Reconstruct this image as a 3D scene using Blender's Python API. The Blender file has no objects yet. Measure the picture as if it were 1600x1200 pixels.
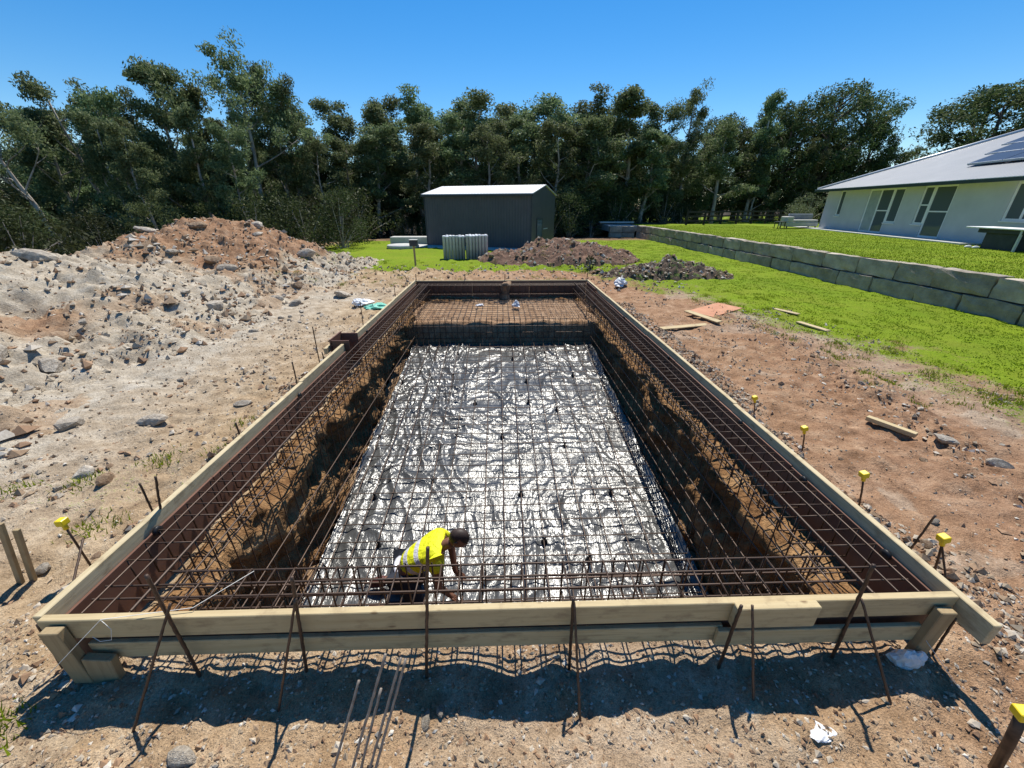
import bpy, bmesh, math, random
import numpy as np
from mathutils import Vector, Matrix

# ------------------------------------------------------------------ camera, sky, sun
R = math.radians
sc = bpy.context.scene
C = sc.collection
cam_d = bpy.data.cameras.new('camera')
cam = bpy.data.objects.new('camera', cam_d)
C.objects.link(cam)
cam.location = (0, 0, 2.35)
cam.rotation_euler = (R(90 - 24.5), 0, R(-1.62))
cam_d.sensor_width = 36.0
cam_d.lens = 36.0 * 612 / 1600
cam_d.clip_start = 0.02
cam_d.clip_end = 3000
sc.camera = cam

SUN_EL, SUN_AZ = R(60), R(12)          # azimuth measured from +Y towards +X
w = bpy.data.worlds.new('World')
sc.world = w
w.use_nodes = True
wn = w.node_tree
bg = wn.nodes['Background']
sky = wn.nodes.new('ShaderNodeTexSky')
sky.sky_type = 'NISHITA'
sky.sun_disc = False
sky.sun_elevation = SUN_EL
sky.sun_rotation = SUN_AZ
sky.altitude = 300
sky.air_density = 1.0
sky.dust_density = 0.1
sky.ozone_density = 3.0
hs_ = wn.nodes.new('ShaderNodeHueSaturation')
hs_.inputs['Saturation'].default_value = 1.40
wn.links.new(sky.outputs[0], hs_.inputs['Color'])
wn.links.new(hs_.outputs[0], bg.inputs[0])
bg.inputs[1].default_value = 0.105
sun_d = bpy.data.lights.new('sun', 'SUN')
sun_d.energy = 5.0
sun_d.angle = R(0.5)
sun_d.color = (1.0, 0.95, 0.86)
sun = bpy.data.objects.new('sun', sun_d)
C.objects.link(sun)
sun.rotation_euler = (-(R(90) - SUN_EL), 0, -SUN_AZ)
sun.location = (0, 0, 30)
vs = sc.view_settings
vs.view_transform = 'Standard'
vs.look = 'None'
vs.exposure = 0.38
vs.gamma = 1.0
vs.use_curve_mapping = False
sc.cycles.max_bounces = 6
sc.cycles.transparent_max_bounces = 6
sc.cycles.use_denoising = True

random.seed(7)
RNG = np.random.default_rng(11)

# ------------------------------------------------------------------ noise
def _h(ix, iy, iz):
    n = (ix.astype(np.int64) * 374761393 + iy.astype(np.int64) * 668265263 + iz.astype(np.int64) * 2147483647 + 1013904223) & 0xFFFFFFFF
    n = ((n ^ (n >> 13)) * 1274126177) & 0xFFFFFFFF
    n = (n ^ (n >> 16)) & 0xFFFFFFFF
    return n / 4294967295.0 * 2 - 1
def vnoise(x, y, z=None):
    x = np.asarray(x, float); y = np.asarray(y, float)
    z = np.zeros_like(x) if z is None else np.asarray(z, float) + np.zeros_like(x)
    y = y + np.zeros_like(x)
    x0, y0, z0 = np.floor(x), np.floor(y), np.floor(z)
    fx, fy, fz = x - x0, y - y0, z - z0
    fx, fy, fz = [f * f * (3 - 2 * f) for f in (fx, fy, fz)]
    r = 0
    for dx in (0, 1):
        for dy in (0, 1):
            for dz in (0, 1):
                wgt = (fx if dx else 1 - fx) * (fy if dy else 1 - fy) * (fz if dz else 1 - fz)
                r = r + wgt * _h(x0 + dx, y0 + dy, z0 + dz)
    return r
def fbm(x, y, z=None, o=4, g=0.5):
    a, s, r = 1.0, 1.0, 0
    for i in range(o):
        r = r + a * vnoise(np.asarray(x) * s + 17.3 * i, np.asarray(y) * s - 9.1 * i, None if z is None else np.asarray(z) * s + 5.7 * i)
        a *= g; s *= 2.03
    return r
def sstep(a, b, x):
    t = np.clip((np.asarray(x, float) - a) / (b - a), 0, 1)
    return t * t * (3 - 2 * t)

# ------------------------------------------------------------------ objects and tags
def tag(o, label=None, cat=None, group=None, kind=None):
    if label: o['label'] = label
    if cat: o['category'] = cat
    if group: o['group'] = group
    if kind: o['kind'] = kind
    return o
def empty(name, loc=(0, 0, 0), rz=0.0):
    o = bpy.data.objects.new(name, None)
    C.objects.link(o)
    o.location = loc; o.rotation_euler = (0, 0, rz)
    o.empty_display_size = 0.1
    return o
def link(name, me, parent=None, loc=None, rot=None, scale=None):
    o = bpy.data.objects.new(name, me)
    C.objects.link(o)
    if parent is not None: o.parent = parent
    if loc is not None: o.location = loc
    if rot is not None: o.rotation_euler = rot
    if scale is not None: o.scale = scale
    return o
def mesh_np(name, V, Fc, mat, smooth=True):
    """V (n,3) and faces as an (m,k) int array"""
    me = bpy.data.meshes.new(name)
    V = np.ascontiguousarray(V, dtype=np.float32); Fc = np.ascontiguousarray(Fc, dtype=np.int32)
    m, k = Fc.shape
    me.vertices.add(len(V)); me.vertices.foreach_set('co', V.ravel())
    me.loops.add(m * k); me.loops.foreach_set('vertex_index', Fc.ravel())
    me.polygons.add(m)
    me.polygons.foreach_set('loop_start', np.arange(0, m * k, k, dtype=np.int32))
    me.polygons.foreach_set('loop_total', np.full(m, k, dtype=np.int32))
    me.polygons.foreach_set('use_smooth', np.full(m, smooth, dtype=bool))
    me.update(calc_edges=True)
    me.validate()
    if mat is not None: me.materials.append(mat)
    return me
class MB:
    def __init__(s): s.v = []; s.f = []
    def add(s, v, f):
        b = len(s.v); s.v += [tuple(p) for p in v]; s.f += [tuple(i + b for i in q) for q in f]; return s
    def box(s, x0, x1, y0, y1, z0, z1, M=None):
        v = [Vector((x, y, z)) for z in (z0, z1) for y in (y0, y1) for x in (x0, x1)]
        if M is not None: v = [M @ p for p in v]
        return s.add(v, [(0, 2, 3, 1), (4, 5, 7, 6), (0, 1, 5, 4), (2, 6, 7, 3), (0, 4, 6, 2), (1, 3, 7, 5)])
    def tube(s, pts, r, n=6, cap=True):
        pts = [Vector(p) for p in pts]
        rs = r if hasattr(r, '__len__') else [r] * len(pts)
        vv, ff = [], []
        up = None
        for i, p in enumerate(pts):
            d = (pts[min(i + 1, len(pts) - 1)] - pts[max(i - 1, 0)]).normalized()
            if up is None:
                up = Vector((0, 0, 1)) if abs(d.z) < .9 else Vector((1, 0, 0))
            a = d.cross(up).normalized(); b = a.cross(d).normalized(); up = b
            for k in range(n):
                t = 2 * math.pi * k / n
                vv.append(p + (a * math.cos(t) + b * math.sin(t)) * rs[i])
        for i in range(len(pts) - 1):
            for k in range(n):
                k2 = (k + 1) % n
                ff.append((i * n + k, i * n + k2, (i + 1) * n + k2, (i + 1) * n + k))
        if cap:
            ff.append(tuple(range(n))[::-1]); ff.append(tuple((len(pts) - 1) * n + k for k in range(n)))
        return s.add(vv, ff)
    def lathe(s, prof, n=16, c=(0, 0, 0)):
        vv = [(c[0] + r * math.cos(2 * math.pi * k / n), c[1] + r * math.sin(2 * math.pi * k / n), c[2] + z) for r, z in prof for k in range(n)]
        ff = [(i * n + k, i * n + (k + 1) % n, (i + 1) * n + (k + 1) % n, (i + 1) * n + k) for i in range(len(prof) - 1) for k in range(n)]
        ff += [tuple(range(n))[::-1], tuple((len(prof) - 1) * n + k for k in range(n))]
        return s.add(vv, ff)
    def mesh(s, name, mat, smooth=False, bevel=0):
        me = bpy.data.meshes.new(name)
        me.from_pydata(s.v, [], s.f)
        if mat is not None: me.materials.append(mat)
        if bevel:
            bm = bmesh.new(); bm.from_mesh(me)
            bmesh.ops.bevel(bm, geom=bm.edges[:], offset=bevel, segments=1, affect='EDGES', clamp_overlap=True)
            bm.to_mesh(me); bm.free()
        if smooth:
            for p in me.polygons: p.use_smooth = True
        me.update()
        return me
    def build(s, name, mat, parent=None, smooth=False, bevel=0, **k):
        return link(name, s.mesh(name, mat, smooth, bevel), parent, **k)

# ------------------------------------------------------------------ materials
class NT:
    def __init__(s, name):
        s.m = bpy.data.materials.new(name); s.m.use_nodes = True
        s.t = s.m.node_tree; s.b = s.t.nodes['Principled BSDF']; s.out = s.t.nodes['Material Output']
    def n(s, typ, **k):
        x = s.t.nodes.new('ShaderNode' + typ)
        for a, v in k.items():
            if a.startswith('_'): setattr(x, a[1:], v)
            else: x.inputs[a].default_value = v
        return x
    def l(s, a, b): s.t.links.new(a, b)
    def coord(s, kind='Object', scale=(1, 1, 1)):
        tc = s.n('TexCoord'); mp = s.n('Mapping'); mp.inputs['Scale'].default_value = scale
        s.l(tc.outputs[kind], mp.inputs['Vector']); return mp.outputs[0]
    def pos(s, scale=(1, 1, 1)):
        g = s.n('NewGeometry'); mp = s.n('Mapping'); mp.inputs['Scale'].default_value = scale
        s.l(g.outputs['Position'], mp.inputs['Vector']); return mp.outputs[0]
    def noise(s, vec, scale, detail=4, rough=.55, dist=0):
        x = s.n('TexNoise'); x.inputs['Scale'].default_value = scale; x.inputs['Detail'].default_value = detail
        x.inputs['Roughness'].default_value = rough; x.inputs['Distortion'].default_value = dist
        s.l(vec, x.inputs['Vector']); return x.outputs['Fac']
    def ramp(s, fac, stops):
        x = s.n('ValToRGB'); e = x.color_ramp.elements
        while len(e) < len(stops): e.new(.5)
        for q, (p, c) in zip(e, stops):
            q.position = p; q.color = (*c, 1) if len(c) == 3 else c
        s.l(fac, x.inputs[0]); return x.outputs[0]
    def mix(s, fac, a, b, typ='MIX'):
        x = s.n('Mix'); x.data_type = 'RGBA'; x.blend_type = typ
        for sock, v in ((x.inputs[0], fac), (x.inputs[6], a), (x.inputs[7], b)):
            if isinstance(v, (int, float)): sock.default_value = v
            elif isinstance(v, tuple): sock.default_value = (*v, 1) if len(v) == 3 else v
            else: s.l(v, sock)
        return x.outputs[2]
    def math(s, op, a, b=0.0):
        x = s.n('Math'); x.operation = op
        for i, v in enumerate((a, b)):
            if isinstance(v, (int, float)): x.inputs[i].default_value = v
            else: s.l(v, x.inputs[i])
        return x.outputs[0]
    def bump(s, h, strength, dist):
        x = s.n('Bump'); x.inputs['Strength'].default_value = strength; x.inputs['Distance'].default_value = dist
        s.l(h, x.inputs['Height']); s.l(x.outputs[0], s.b.inputs['Normal']); return x
    def col(s, c): s.l(c, s.b.inputs['Base Color'])
    def set(s, **k):
        for a, v in k.items(): s.b.inputs[a.replace('_', ' ')].default_value = v
        return s
def pm(name, c1, c2, scale=6, rough=.7, metal=0, bump=0, bscale=40, bd=.01, stretch=(1, 1, 1), kind='Object', spec=.3, vary=0):
    t = NT(name); v = t.coord(kind, stretch)
    f = t.noise(v, scale, 5, .6)
    c = t.ramp(f, [(.32, c1), (.68, c2)])
    if vary:
        oi = t.n('ObjectInfo')
        k = t.math('ADD', t.math('MULTIPLY', oi.outputs['Random'], vary), 1 - vary / 2)
        cc = t.n('CombineColor')
        for i in range(3): t.l(k, cc.inputs[i])
        c = t.mix(1.0, c, cc.outputs[0], 'MULTIPLY')
    t.col(c)
    t.set(Roughness=rough, Metallic=metal); t.b.inputs['Specular IOR Level'].default_value = spec
    if bump: t.bump(t.noise(v, bscale, 4, .6), bump, bd)
    return t.m

M = {}
# timber: pale treated pine with grain along its length
def timber(name, axis, a, b):
    st = [14, 14, 14]; st[axis] = .7
    t = NT(name); v = t.coord('Object', tuple(st))
    f = t.noise(v, 2.2, 6, .6, .4)
    c = t.ramp(f, [(.3, a), (.52, b), (.75, tuple(x * .72 for x in a))])
    big = t.noise(t.coord('Object', (1.3, 1.3, 1.3)), 1.6, 3)
    c = t.mix(t.math('MULTIPLY', big, .55), c, (.20, .135, .065), 'MIX')
    kv = t.coord('Object', (3.2, 3.2, 9) if axis != 2 else (9, 9, 3.2))
    vo = t.n('TexVoronoi'); vo.inputs['Scale'].default_value = 1.3; t.l(kv, vo.inputs['Vector'])
    c = t.mix(t.ramp(vo.outputs['Distance'], [(.05, (.85, .85, .85)), (.11, (0, 0, 0))]), c, (.12, .06, .025))
    st_ = t.noise(t.coord('Object', (2, 2, 5)), 3.0, 5, .7)
    c = t.mix(t.ramp(st_, [(.52, (0, 0, 0)), (.70, (.7, .7, .7))]), c, (.22, .15, .085))
    oi = t.n('ObjectInfo')
    c = t.mix(t.math('MULTIPLY', oi.outputs['Random'], .25), c, (.44, .34, .19))
    t.col(c); t.set(Roughness=.75); t.b.inputs['Specular IOR Level'].default_value = .25
    t.bump(f, .35, .004)
    return t.m
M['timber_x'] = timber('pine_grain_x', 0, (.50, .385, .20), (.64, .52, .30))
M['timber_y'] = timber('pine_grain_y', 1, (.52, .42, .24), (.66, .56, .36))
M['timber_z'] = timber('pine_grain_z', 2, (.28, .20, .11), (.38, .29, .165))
M['ply'] = pm('form_plywood', (.115, .052, .034), (.185, .090, .060), 2.2, .55, 0, .15, 30, .003, vary=.35, spec=.4)
M['ply_new'] = pm('orange_plywood', (.42, .17, .08), (.52, .25, .13), 3, .6, 0, .15, 40, .003)
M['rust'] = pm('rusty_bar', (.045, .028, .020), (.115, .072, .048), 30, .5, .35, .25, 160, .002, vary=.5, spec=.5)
M['bar_grey'] = pm('painted_sunlit_bar', (.20, .165, .135), (.36, .31, .26), 30, .5, .3, .25, 160, .002)  # lighter copy of the rusty bar, sunlight on the foreground bars painted into its colour
M['black_plastic'] = pm('black_plastic', (.012, .012, .013), (.022, .022, .024), 10, .45)
M['yellow_cap'] = pm('yellow_plastic', (.72, .52, .008), (.80, .60, .012), 12, .4, 0, .1, 40, .002, spec=.5)
M['string'] = pm('white_string', (.7, .68, .62), (.78, .76, .7), 20, .8)
M['white_plastic'] = pm('white_plastic', (.62, .63, .64), (.78, .78, .78), 9, .35, 0, .6, 18, .03)
M['green_plastic'] = pm('green_plastic', (.10, .42, .30), (.25, .60, .46), 6, .35, 0, .6, 18, .03)
M['white_paint'] = pm('white_paint', (.74, .75, .76), (.80, .80, .80), 4, .5)
M['concrete'] = pm('pale_concrete', (.42, .42, .40), (.55, .55, .52), 5, .85, 0, .2, 60, .004)
M['render'] = pm('rendered_wall', (.47, .485, .50), (.54, .555, .565), 1.2, .8, 0, .12, 90, .003)
M['fence'] = pm('dark_fence_paint', (.018, .017, .016), (.035, .032, .03), 5, .7)
M['gutter'] = pm('gutter_paint', (.045, .06, .058), (.06, .075, .07), 4, .45)
M['hipcap'] = pm('pale_ridge_metal', (.52, .56, .60), (.62, .66, .70), 4, .4, .2)
M['sofa'] = pm('cream_cloth', (.46, .45, .40), (.56, .55, .50), 6, .85)
M['sofa_grey'] = pm('grey_cloth', (.16, .19, .22), (.22, .25, .28), 6, .85)
M['dark_panel'] = pm('dark_panel', (.03, .04, .045), (.05, .06, .065), 4, .6)
M['skin'] = pm('skin', (.16, .072, .042), (.21, .10, .062), 10, .5, spec=.4)
M['hair'] = pm('shaved_hair', (.030, .020, .016), (.055, .036, .028), 60, .55)
M['shorts'] = pm('navy_work_trousers', (.012, .015, .024), (.026, .03, .042), 14, .85, 0, .3, 50, .006)
M['shoe'] = pm('boot_leather', (.06, .02, .018), (.12, .035, .03), 20, .6)
M['glove'] = pm('work_glove', (.30, .18, .10), (.42, .28, .17), 20, .8)
M['band'] = pm('reflective_band', (.48, .48, .53), (.58, .58, .63), 20, .35, .2)
M['bark'] = pm('gum_bark', (.20, .165, .13), (.50, .46, .40), 5, .85, 0, .4, 30, .02, (1, 1, .25), vary=.6)
M['bark_dark'] = pm('dark_bark', (.045, .035, .028), (.12, .095, .075), 5, .9, 0, .5, 30, .02, (1, 1, .25), vary=.5)

# soil-like material driven by the vertex colour "mask": r grass, g red clay, b grey stony
def soil_mat(name, grass=True):
    t = NT(name); p = t.pos()
    at = t.n('VertexColor'); at.layer_name = 'mask'
    sep = t.n('SeparateColor'); t.l(at.outputs[0], sep.inputs[0])
    big = t.noise(p, .55, 4, .6); mid = t.noise(p, 4.5, 5, .62); fine = t.noise(p, 38, 4, .7); grit = t.noise(p, 130, 2, .6)
    tan = t.ramp(mid, [(.28, (.255, .175, .098)), (.5, (.40, .295, .18)), (.74, (.53, .43, .295))])
    red = t.ramp(mid, [(.28, (.175, .093, .050)), (.5, (.315, .182, .106)), (.74, (.44, .292, .186))])
    grey = t.ramp(mid, [(.28, (.285, .235, .175)), (.5, (.43, .375, .295)), (.75, (.59, .535, .445))])
    k1 = t.math('MULTIPLY_ADD', big, .5); 
    k1.node.inputs[2].default_value = -.25
    gr = t.math('ADD', sep.outputs[1], k1); gb = t.math('ADD', sep.outputs[2], k1)
    c = t.mix(gr, tan, red); c = t.mix(gb, c, grey)
    for x in t.t.nodes:
        if x.bl_idname == 'ShaderNodeMix': x.clamp_factor = True
    sp = t.ramp(fine, [(.30, (.50, .46, .42)), (.46, (.92, .92, .92)), (.70, (1.18, 1.18, 1.16))])
    c = t.mix(.75, c, sp, 'MULTIPLY')
    sp2 = t.ramp(grit, [(.34, (.62, .6, .58)), (.5, (1, 1, 1)), (.68, (1.45, 1.42, 1.38))])
    c = t.mix(.6, c, sp2, 'MULTIPLY')
    if grass:
        gn = t.noise(p, 1.1, 4, .6); gf = t.noise(p, 26, 4, .7)
        gcol = t.ramp(gf, [(.3, (.095, .142, .006)), (.5, (.170, .250, .009)), (.72, (.27, .345, .020))])
        gcol = t.mix(t.ramp(gn, [(.42, (0, 0, 0)), (.72, (.75, .75, .75))]), gcol, (.20, .225, .022))
        g3 = t.noise(p, .35, 3, .6)
        gcol = t.mix(t.ramp(g3, [(.40, (.0, .0, .0)), (.65, (.45, .45, .45))]), gcol, (.105, .175, .008))
        edge = t.math('ADD', sep.outputs[0], t.math('MULTIPLY', t.math('SUBTRACT', fine, .5), 1.3))
        edge = t.math('ADD', edge, t.math('MULTIPLY', t.math('SUBTRACT', mid, .5), .8))
        fac = t.ramp(edge, [(.42, (0, 0, 0)), (.62, (1, 1, 1))])
        c = t.mix(fac, c, gcol)
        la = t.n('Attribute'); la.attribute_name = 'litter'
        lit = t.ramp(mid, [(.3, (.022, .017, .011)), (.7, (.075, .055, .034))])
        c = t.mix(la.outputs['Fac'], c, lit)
    t.col(c); t.set(Roughness=.95); t.b.inputs['Specular IOR Level'].default_value = .12
    hh = t.math('ADD', t.math('MULTIPLY', fine, .6), t.math('ADD', t.math('MULTIPLY', grit, .3), t.math('MULTIPLY', mid, 1.4)))
    t.bump(hh, 1.0, .03)
    return t.m
t = NT('ochre_pit_soil'); p = t.pos(); f1 = t.noise(p, 3.2, 5, .65); f2 = t.noise(p, 16, 4, .65)
c = t.ramp(f1, [(.28, (.11, .054, .024)), (.46, (.24, .130, .058)), (.64, (.37, .225, .11)), (.82, (.50, .36, .21))])
t.col(t.mix(.7, c, t.ramp(f2, [(.3, (.5, .46, .42)), (.5, (.95, .95, .95)), (.7, (1.2, 1.2, 1.15))]), 'MULTIPLY')); t.set(Roughness=.95)
t.b.inputs['Specular IOR Level'].default_value = .1
t.bump(t.math('ADD', f2, t.math('MULTIPLY', t.noise(p, 50, 3, .6), .4)), 1.0, .05)
M['pit'] = t.m
M['ground'] = soil_mat('ground_soil_and_grass')
M['heap'] = soil_mat('spoil_soil', True)
# pebbles: each island its own stone colour
t = NT('gravel_stone'); g = t.n('NewGeometry')
c = t.ramp(g.outputs['Random Per Island'], [(0, (.22, .135, .08)), (.2, (.33, .20, .115)), (.4, (.34, .24, .15)), (.62, (.38, .31, .22)), (.88, (.46, .40, .32)), (1, (.60, .56, .49))])
t.col(t.mix(.5, c, t.ramp(t.noise(t.pos(), 60, 3), [(.3, (.6, .6, .6)), (.7, (1.2, 1.2, 1.2))]), 'MULTIPLY')); t.set(Roughness=.9)
M['gravel'] = t.m
M['rock'] = pm('pale_rock', (.28, .23, .175), (.56, .50, .41), 4, .85, 0, .7, 14, .05, vary=.6)
M['rock_brown'] = pm('brown_rock', (.20, .12, .07), (.40, .29, .19), 4, .9, 0, .7, 14, .05, vary=.5)
M['sandstone'] = pm('sandstone_block', (.24, .205, .16), (.47, .41, .33), 2.3, .92, 0, .8, 22, .03, vary=.4)
# silver foil sheet
t = NT('silver_foil'); p = t.pos()
wv = t.noise(t.pos((1.0, .28, 1)), 7.0, 4, .55, 1.2)
cr = t.math('ABSOLUTE', t.math('SUBTRACT', wv, .5))
w2 = t.noise(t.pos((1.0, .5, 1)), 14.0, 3, .55, 1.6)
cr2 = t.math('ABSOLUTE', t.math('SUBTRACT', w2, .5))
h = t.math('ADD', t.math('MULTIPLY', cr, 1.0), t.math('MULTIPLY', cr2, .45))
t.bump(h, .40, .06)
c = t.ramp(t.noise(p, 2.0, 4, .6), [(.3, (.062, .063, .062)), (.6, (.118, .119, .117)), (.8, (.082, .085, .082))])
t.col(c); t.set(Roughness=.26, Metallic=.25); t.b.inputs['Specular IOR Level'].default_value = .4
M['foil'] = t.m
# leaves
def leaf_mat(name, dark, light, trans=.28, vary=.5):
    t = NT(name); g = t.n('NewGeometry'); oi = t.n('ObjectInfo')
    c = t.ramp(g.outputs['Random Per Island'], [(0, dark), (1, light)])
    k = t.math('ADD', t.math('MULTIPLY', oi.outputs['Random'], vary), 1 - vary / 2)
    hs = t.n('HueSaturation'); t.l(k, hs.inputs['Value']); t.l(c, hs.inputs['Color'])
    hu = t.math('ADD', t.math('MULTIPLY', oi.outputs['Random'], .05), .472); t.l(hu, hs.inputs['Hue'])
    t.col(hs.outputs[0]); t.set(Roughness=.62); t.b.inputs['Specular IOR Level'].default_value = .15
    tr = t.n('BsdfTranslucent'); t.l(hs.outputs[0], tr.inputs[0])
    mx = t.n('MixShader'); mx.inputs[0].default_value = trans
    t.l(t.b.outputs[0], mx.inputs[1]); t.l(tr.outputs[0], mx.inputs[2]); t.l(mx.outputs[0], t.out.inputs[0])
    return t.m
M['leaf_gum'] = leaf_mat('gum_leaf', (.072, .110, .044), (.225, .272, .128), .38)
M['leaf_dark'] = leaf_mat('dark_leaf', (.036, .062, .025), (.13, .165, .062), .34)
M['leaf_shrub'] = leaf_mat('shrub_leaf', (.024, .040, .014), (.085, .105, .038), vary=.9)
M['leaf_light'] = leaf_mat('pale_shrub_leaf', (.10, .13, .06), (.22, .25, .14))
M['blade'] = leaf_mat('grass_blade', (.13, .19, .006), (.28, .36, .018), .25, .1)
# glass, metal sheets
t = NT('window_glass'); t.set(Base_Color=(.10, .125, .13, 1), Roughness=.06); t.b.inputs['Specular IOR Level'].default_value = .6
M['glass'] = t.m
t = NT('curtained_glass'); v = t.coord('Object', (1, 1, 1))
t.col(t.ramp(t.noise(v, 3, 3), [(.3, (.34, .38, .38)), (.7, (.42, .46, .46))])); t.set(Roughness=.12)
M['glass_pale'] = t.m
def sheet(name, c1, c2, axis, freq, rough=.45, metal=.3):
    t = NT(name); v = t.coord('Object')
    wv = t.n('TexWave'); wv.bands_direction = axis; wv.inputs['Scale'].default_value = freq; t.l(v, wv.inputs['Vector'])
    t.col(t.ramp(t.noise(v, 1.3, 4), [(.3, c1), (.7, c2)])); t.set(Roughness=rough, Metallic=metal)
    t.bump(wv.outputs['Fac'], .5, .03); return t.m
M['roof'] = sheet('grey_roof_sheet', (.105, .118, .138), (.13, .143, .162), 'X', 1.6, .5, .2)
M['shed_roof'] = sheet('pale_shed_roof_sheet', (.58, .60, .60), (.66, .67, .67), 'X', 1.6, .45, .2)
M['shed_wall'] = sheet('charcoal_shed_sheet', (.050, .056, .066), (.066, .072, .082), 'X', 1.8, .55, .1)
t = NT('solar_cell'); v = t.coord('Object')
br = t.n('TexBrick'); br.offset = 0; br.inputs['Color1'].default_value = (.012, .016, .030, 1); br.inputs['Color2'].default_value = (.016, .02, .036, 1)
br.inputs['Mortar'].default_value = (.06, .07, .09, 1); br.inputs['Scale'].default_value = 6; br.inputs['Mortar Size'].default_value = .012
br.inputs['Brick Width'].default_value = 1; br.inputs['Row Height'].default_value = 1
t.l(v, br.inputs['Vector']); t.col(br.outputs[0]); t.set(Roughness=.3); t.b.inputs['Specular IOR Level'].default_value = .25
M['solar'] = t.m
t = NT('hi_vis_yellow'); v = t.coord('Object')
yl = t.ramp(t.noise(v, 12, 3), [(.3, (.60, .62, .004)), (.7, (.74, .74, .008))])
vm = t.n('VectorMath'); vm.operation = 'DOT_PRODUCT'; vm.inputs[1].default_value = (.695, 0, .719); t.l(v, vm.inputs[0])
s_ = vm.outputs['Value']                                  # distance along the spine: two sewn-on tapes
m1 = t.math('LESS_THAN', t.math('ABSOLUTE', t.math('SUBTRACT', s_, .475)), .026)
m2 = t.math('LESS_THAN', t.math('ABSOLUTE', t.math('SUBTRACT', s_, .605)), .026)
bnd = t.math('MAXIMUM', m1, m2)
t.col(t.mix(bnd, yl, (.52, .52, .56))); t.set(Roughness=.7)
t.bump(t.noise(t.coord('Object', (1, 1, .4)), 22, 3), .7, .03)
M['hivis'] = t.m
M['pipe_grey'] = pm('grey_ribbed_plastic', (.36, .37, .40), (.48, .49, .52), 4, .5, vary=.4)
M['pipe_white'] = pm('pale_cap_plastic', (.62, .64, .66), (.74, .75, .76), 5, .5)

# ================================================================== SETTING
HX0, HX1, HY0, HY1 = -2.30, 2.40, 1.55, 11.05          # edge of the dug hole
def zf(y):                                             # pool floor, deep end towards the camera
    return -1.36 + (np.asarray(y, float) - 1.75) * .118
def ground_h(x, y):
    x = np.asarray(x, float); y = np.asarray(y, float)
    h = .035 * fbm(x * .7, y * .7, o=3) + .030 * fbm(x * 3.1, y * 3.1, o=3)
    rough = 1 - sstep(6.2, 8.0, x) * sstep(2, 6, y)
    rough = rough * (1 - sstep(16, 19, y) * .8)
    h = h + rough * (.020 * fbm(x * 9, y * 9, o=3))
    # loose berm beside the right form, and a second strip of clods between track and lawn
    near = np.exp(-((x - 2.95 - .15 * fbm(y * .6, 3.0, o=2)) / .24) ** 2) * sstep(1.6, 2.6, y) * (1 - sstep(9, 11, y))
    h = h + near * (.07 + .07 * np.abs(fbm(x * 7, y * 7, o=3)))
    bx = 4.7 + .10 * (y - 3) + .35 * fbm(y * .35, 8.0, o=2)
    strip = np.exp(-((x - bx) / .45) ** 2) * sstep(2, 3.5, y) * (1 - sstep(9, 11, y))
    h = h + strip * (.03 + .09 * np.abs(fbm(x * 5, y * 5, o=3)))
    left = np.exp(-((x + 2.75) / .25) ** 2) * sstep(2.4, 3.5, y) * (1 - sstep(8, 10, y))
    h = h + left * (.03 + .07 * np.abs(fbm(x * 7, y * 7, o=3)))
    # rough tail where grass meets bare soil behind the pool
    tail = sstep(11.5, 13, y) * (1 - sstep(17.5, 20, y)) * sstep(-7, -5, x) * (1 - sstep(6, 9, x))
    h = h + tail * .14 * np.abs(fbm(x * 1.8, y * 1.8, o=4))
    # ground falls away into the forest on the left
    h = h - sstep(-13, -30, x) * 2.2 - sstep(30, 55, y) * .8 * (1 - sstep(10, 14, x))
    # the two corners at the near form are banked up a little
    h = h + .05 * np.exp(-((x + 2.7) / .5) ** 2 - ((y - 1.1) / .35) ** 2)
    return h
def axis_lines(lo, hi, fine_lo, fine_hi, d, must, grow=1.07, dmax=6):
    a = list(np.arange(fine_lo, fine_hi + 1e-6, d))
    s, p = d, fine_hi
    while p < hi:
        s = min(s * grow, dmax); p += s; a.append(p)
    s, p = d, fine_lo
    while p > lo:
        s = min(s * grow, dmax); p -= s; a.append(p)
    a = np.array(sorted(a))
    for m in must: a[np.argmin(np.abs(a - m))] = m
    return np.unique(a)
def grid(xs, ys):
    X, Y = np.meshgrid(xs, ys)
    n = len(xs); idx = np.arange(len(xs) * len(ys)).reshape(len(ys), n)
    Fc = np.stack([idx[:-1, :-1].ravel(), idx[:-1, 1:].ravel(), idx[1:, 1:].ravel(), idx[1:, :-1].ravel()], 1)
    return X.ravel(), Y.ravel(), Fc
def put_mask(me, r, g, b):
    ca = me.color_attributes.new('mask', 'FLOAT_COLOR', 'POINT')
    arr = np.stack([r, g, b, np.ones_like(r)], 1).astype(np.float32)
    ca.data.foreach_set('color', arr.ravel())
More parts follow.
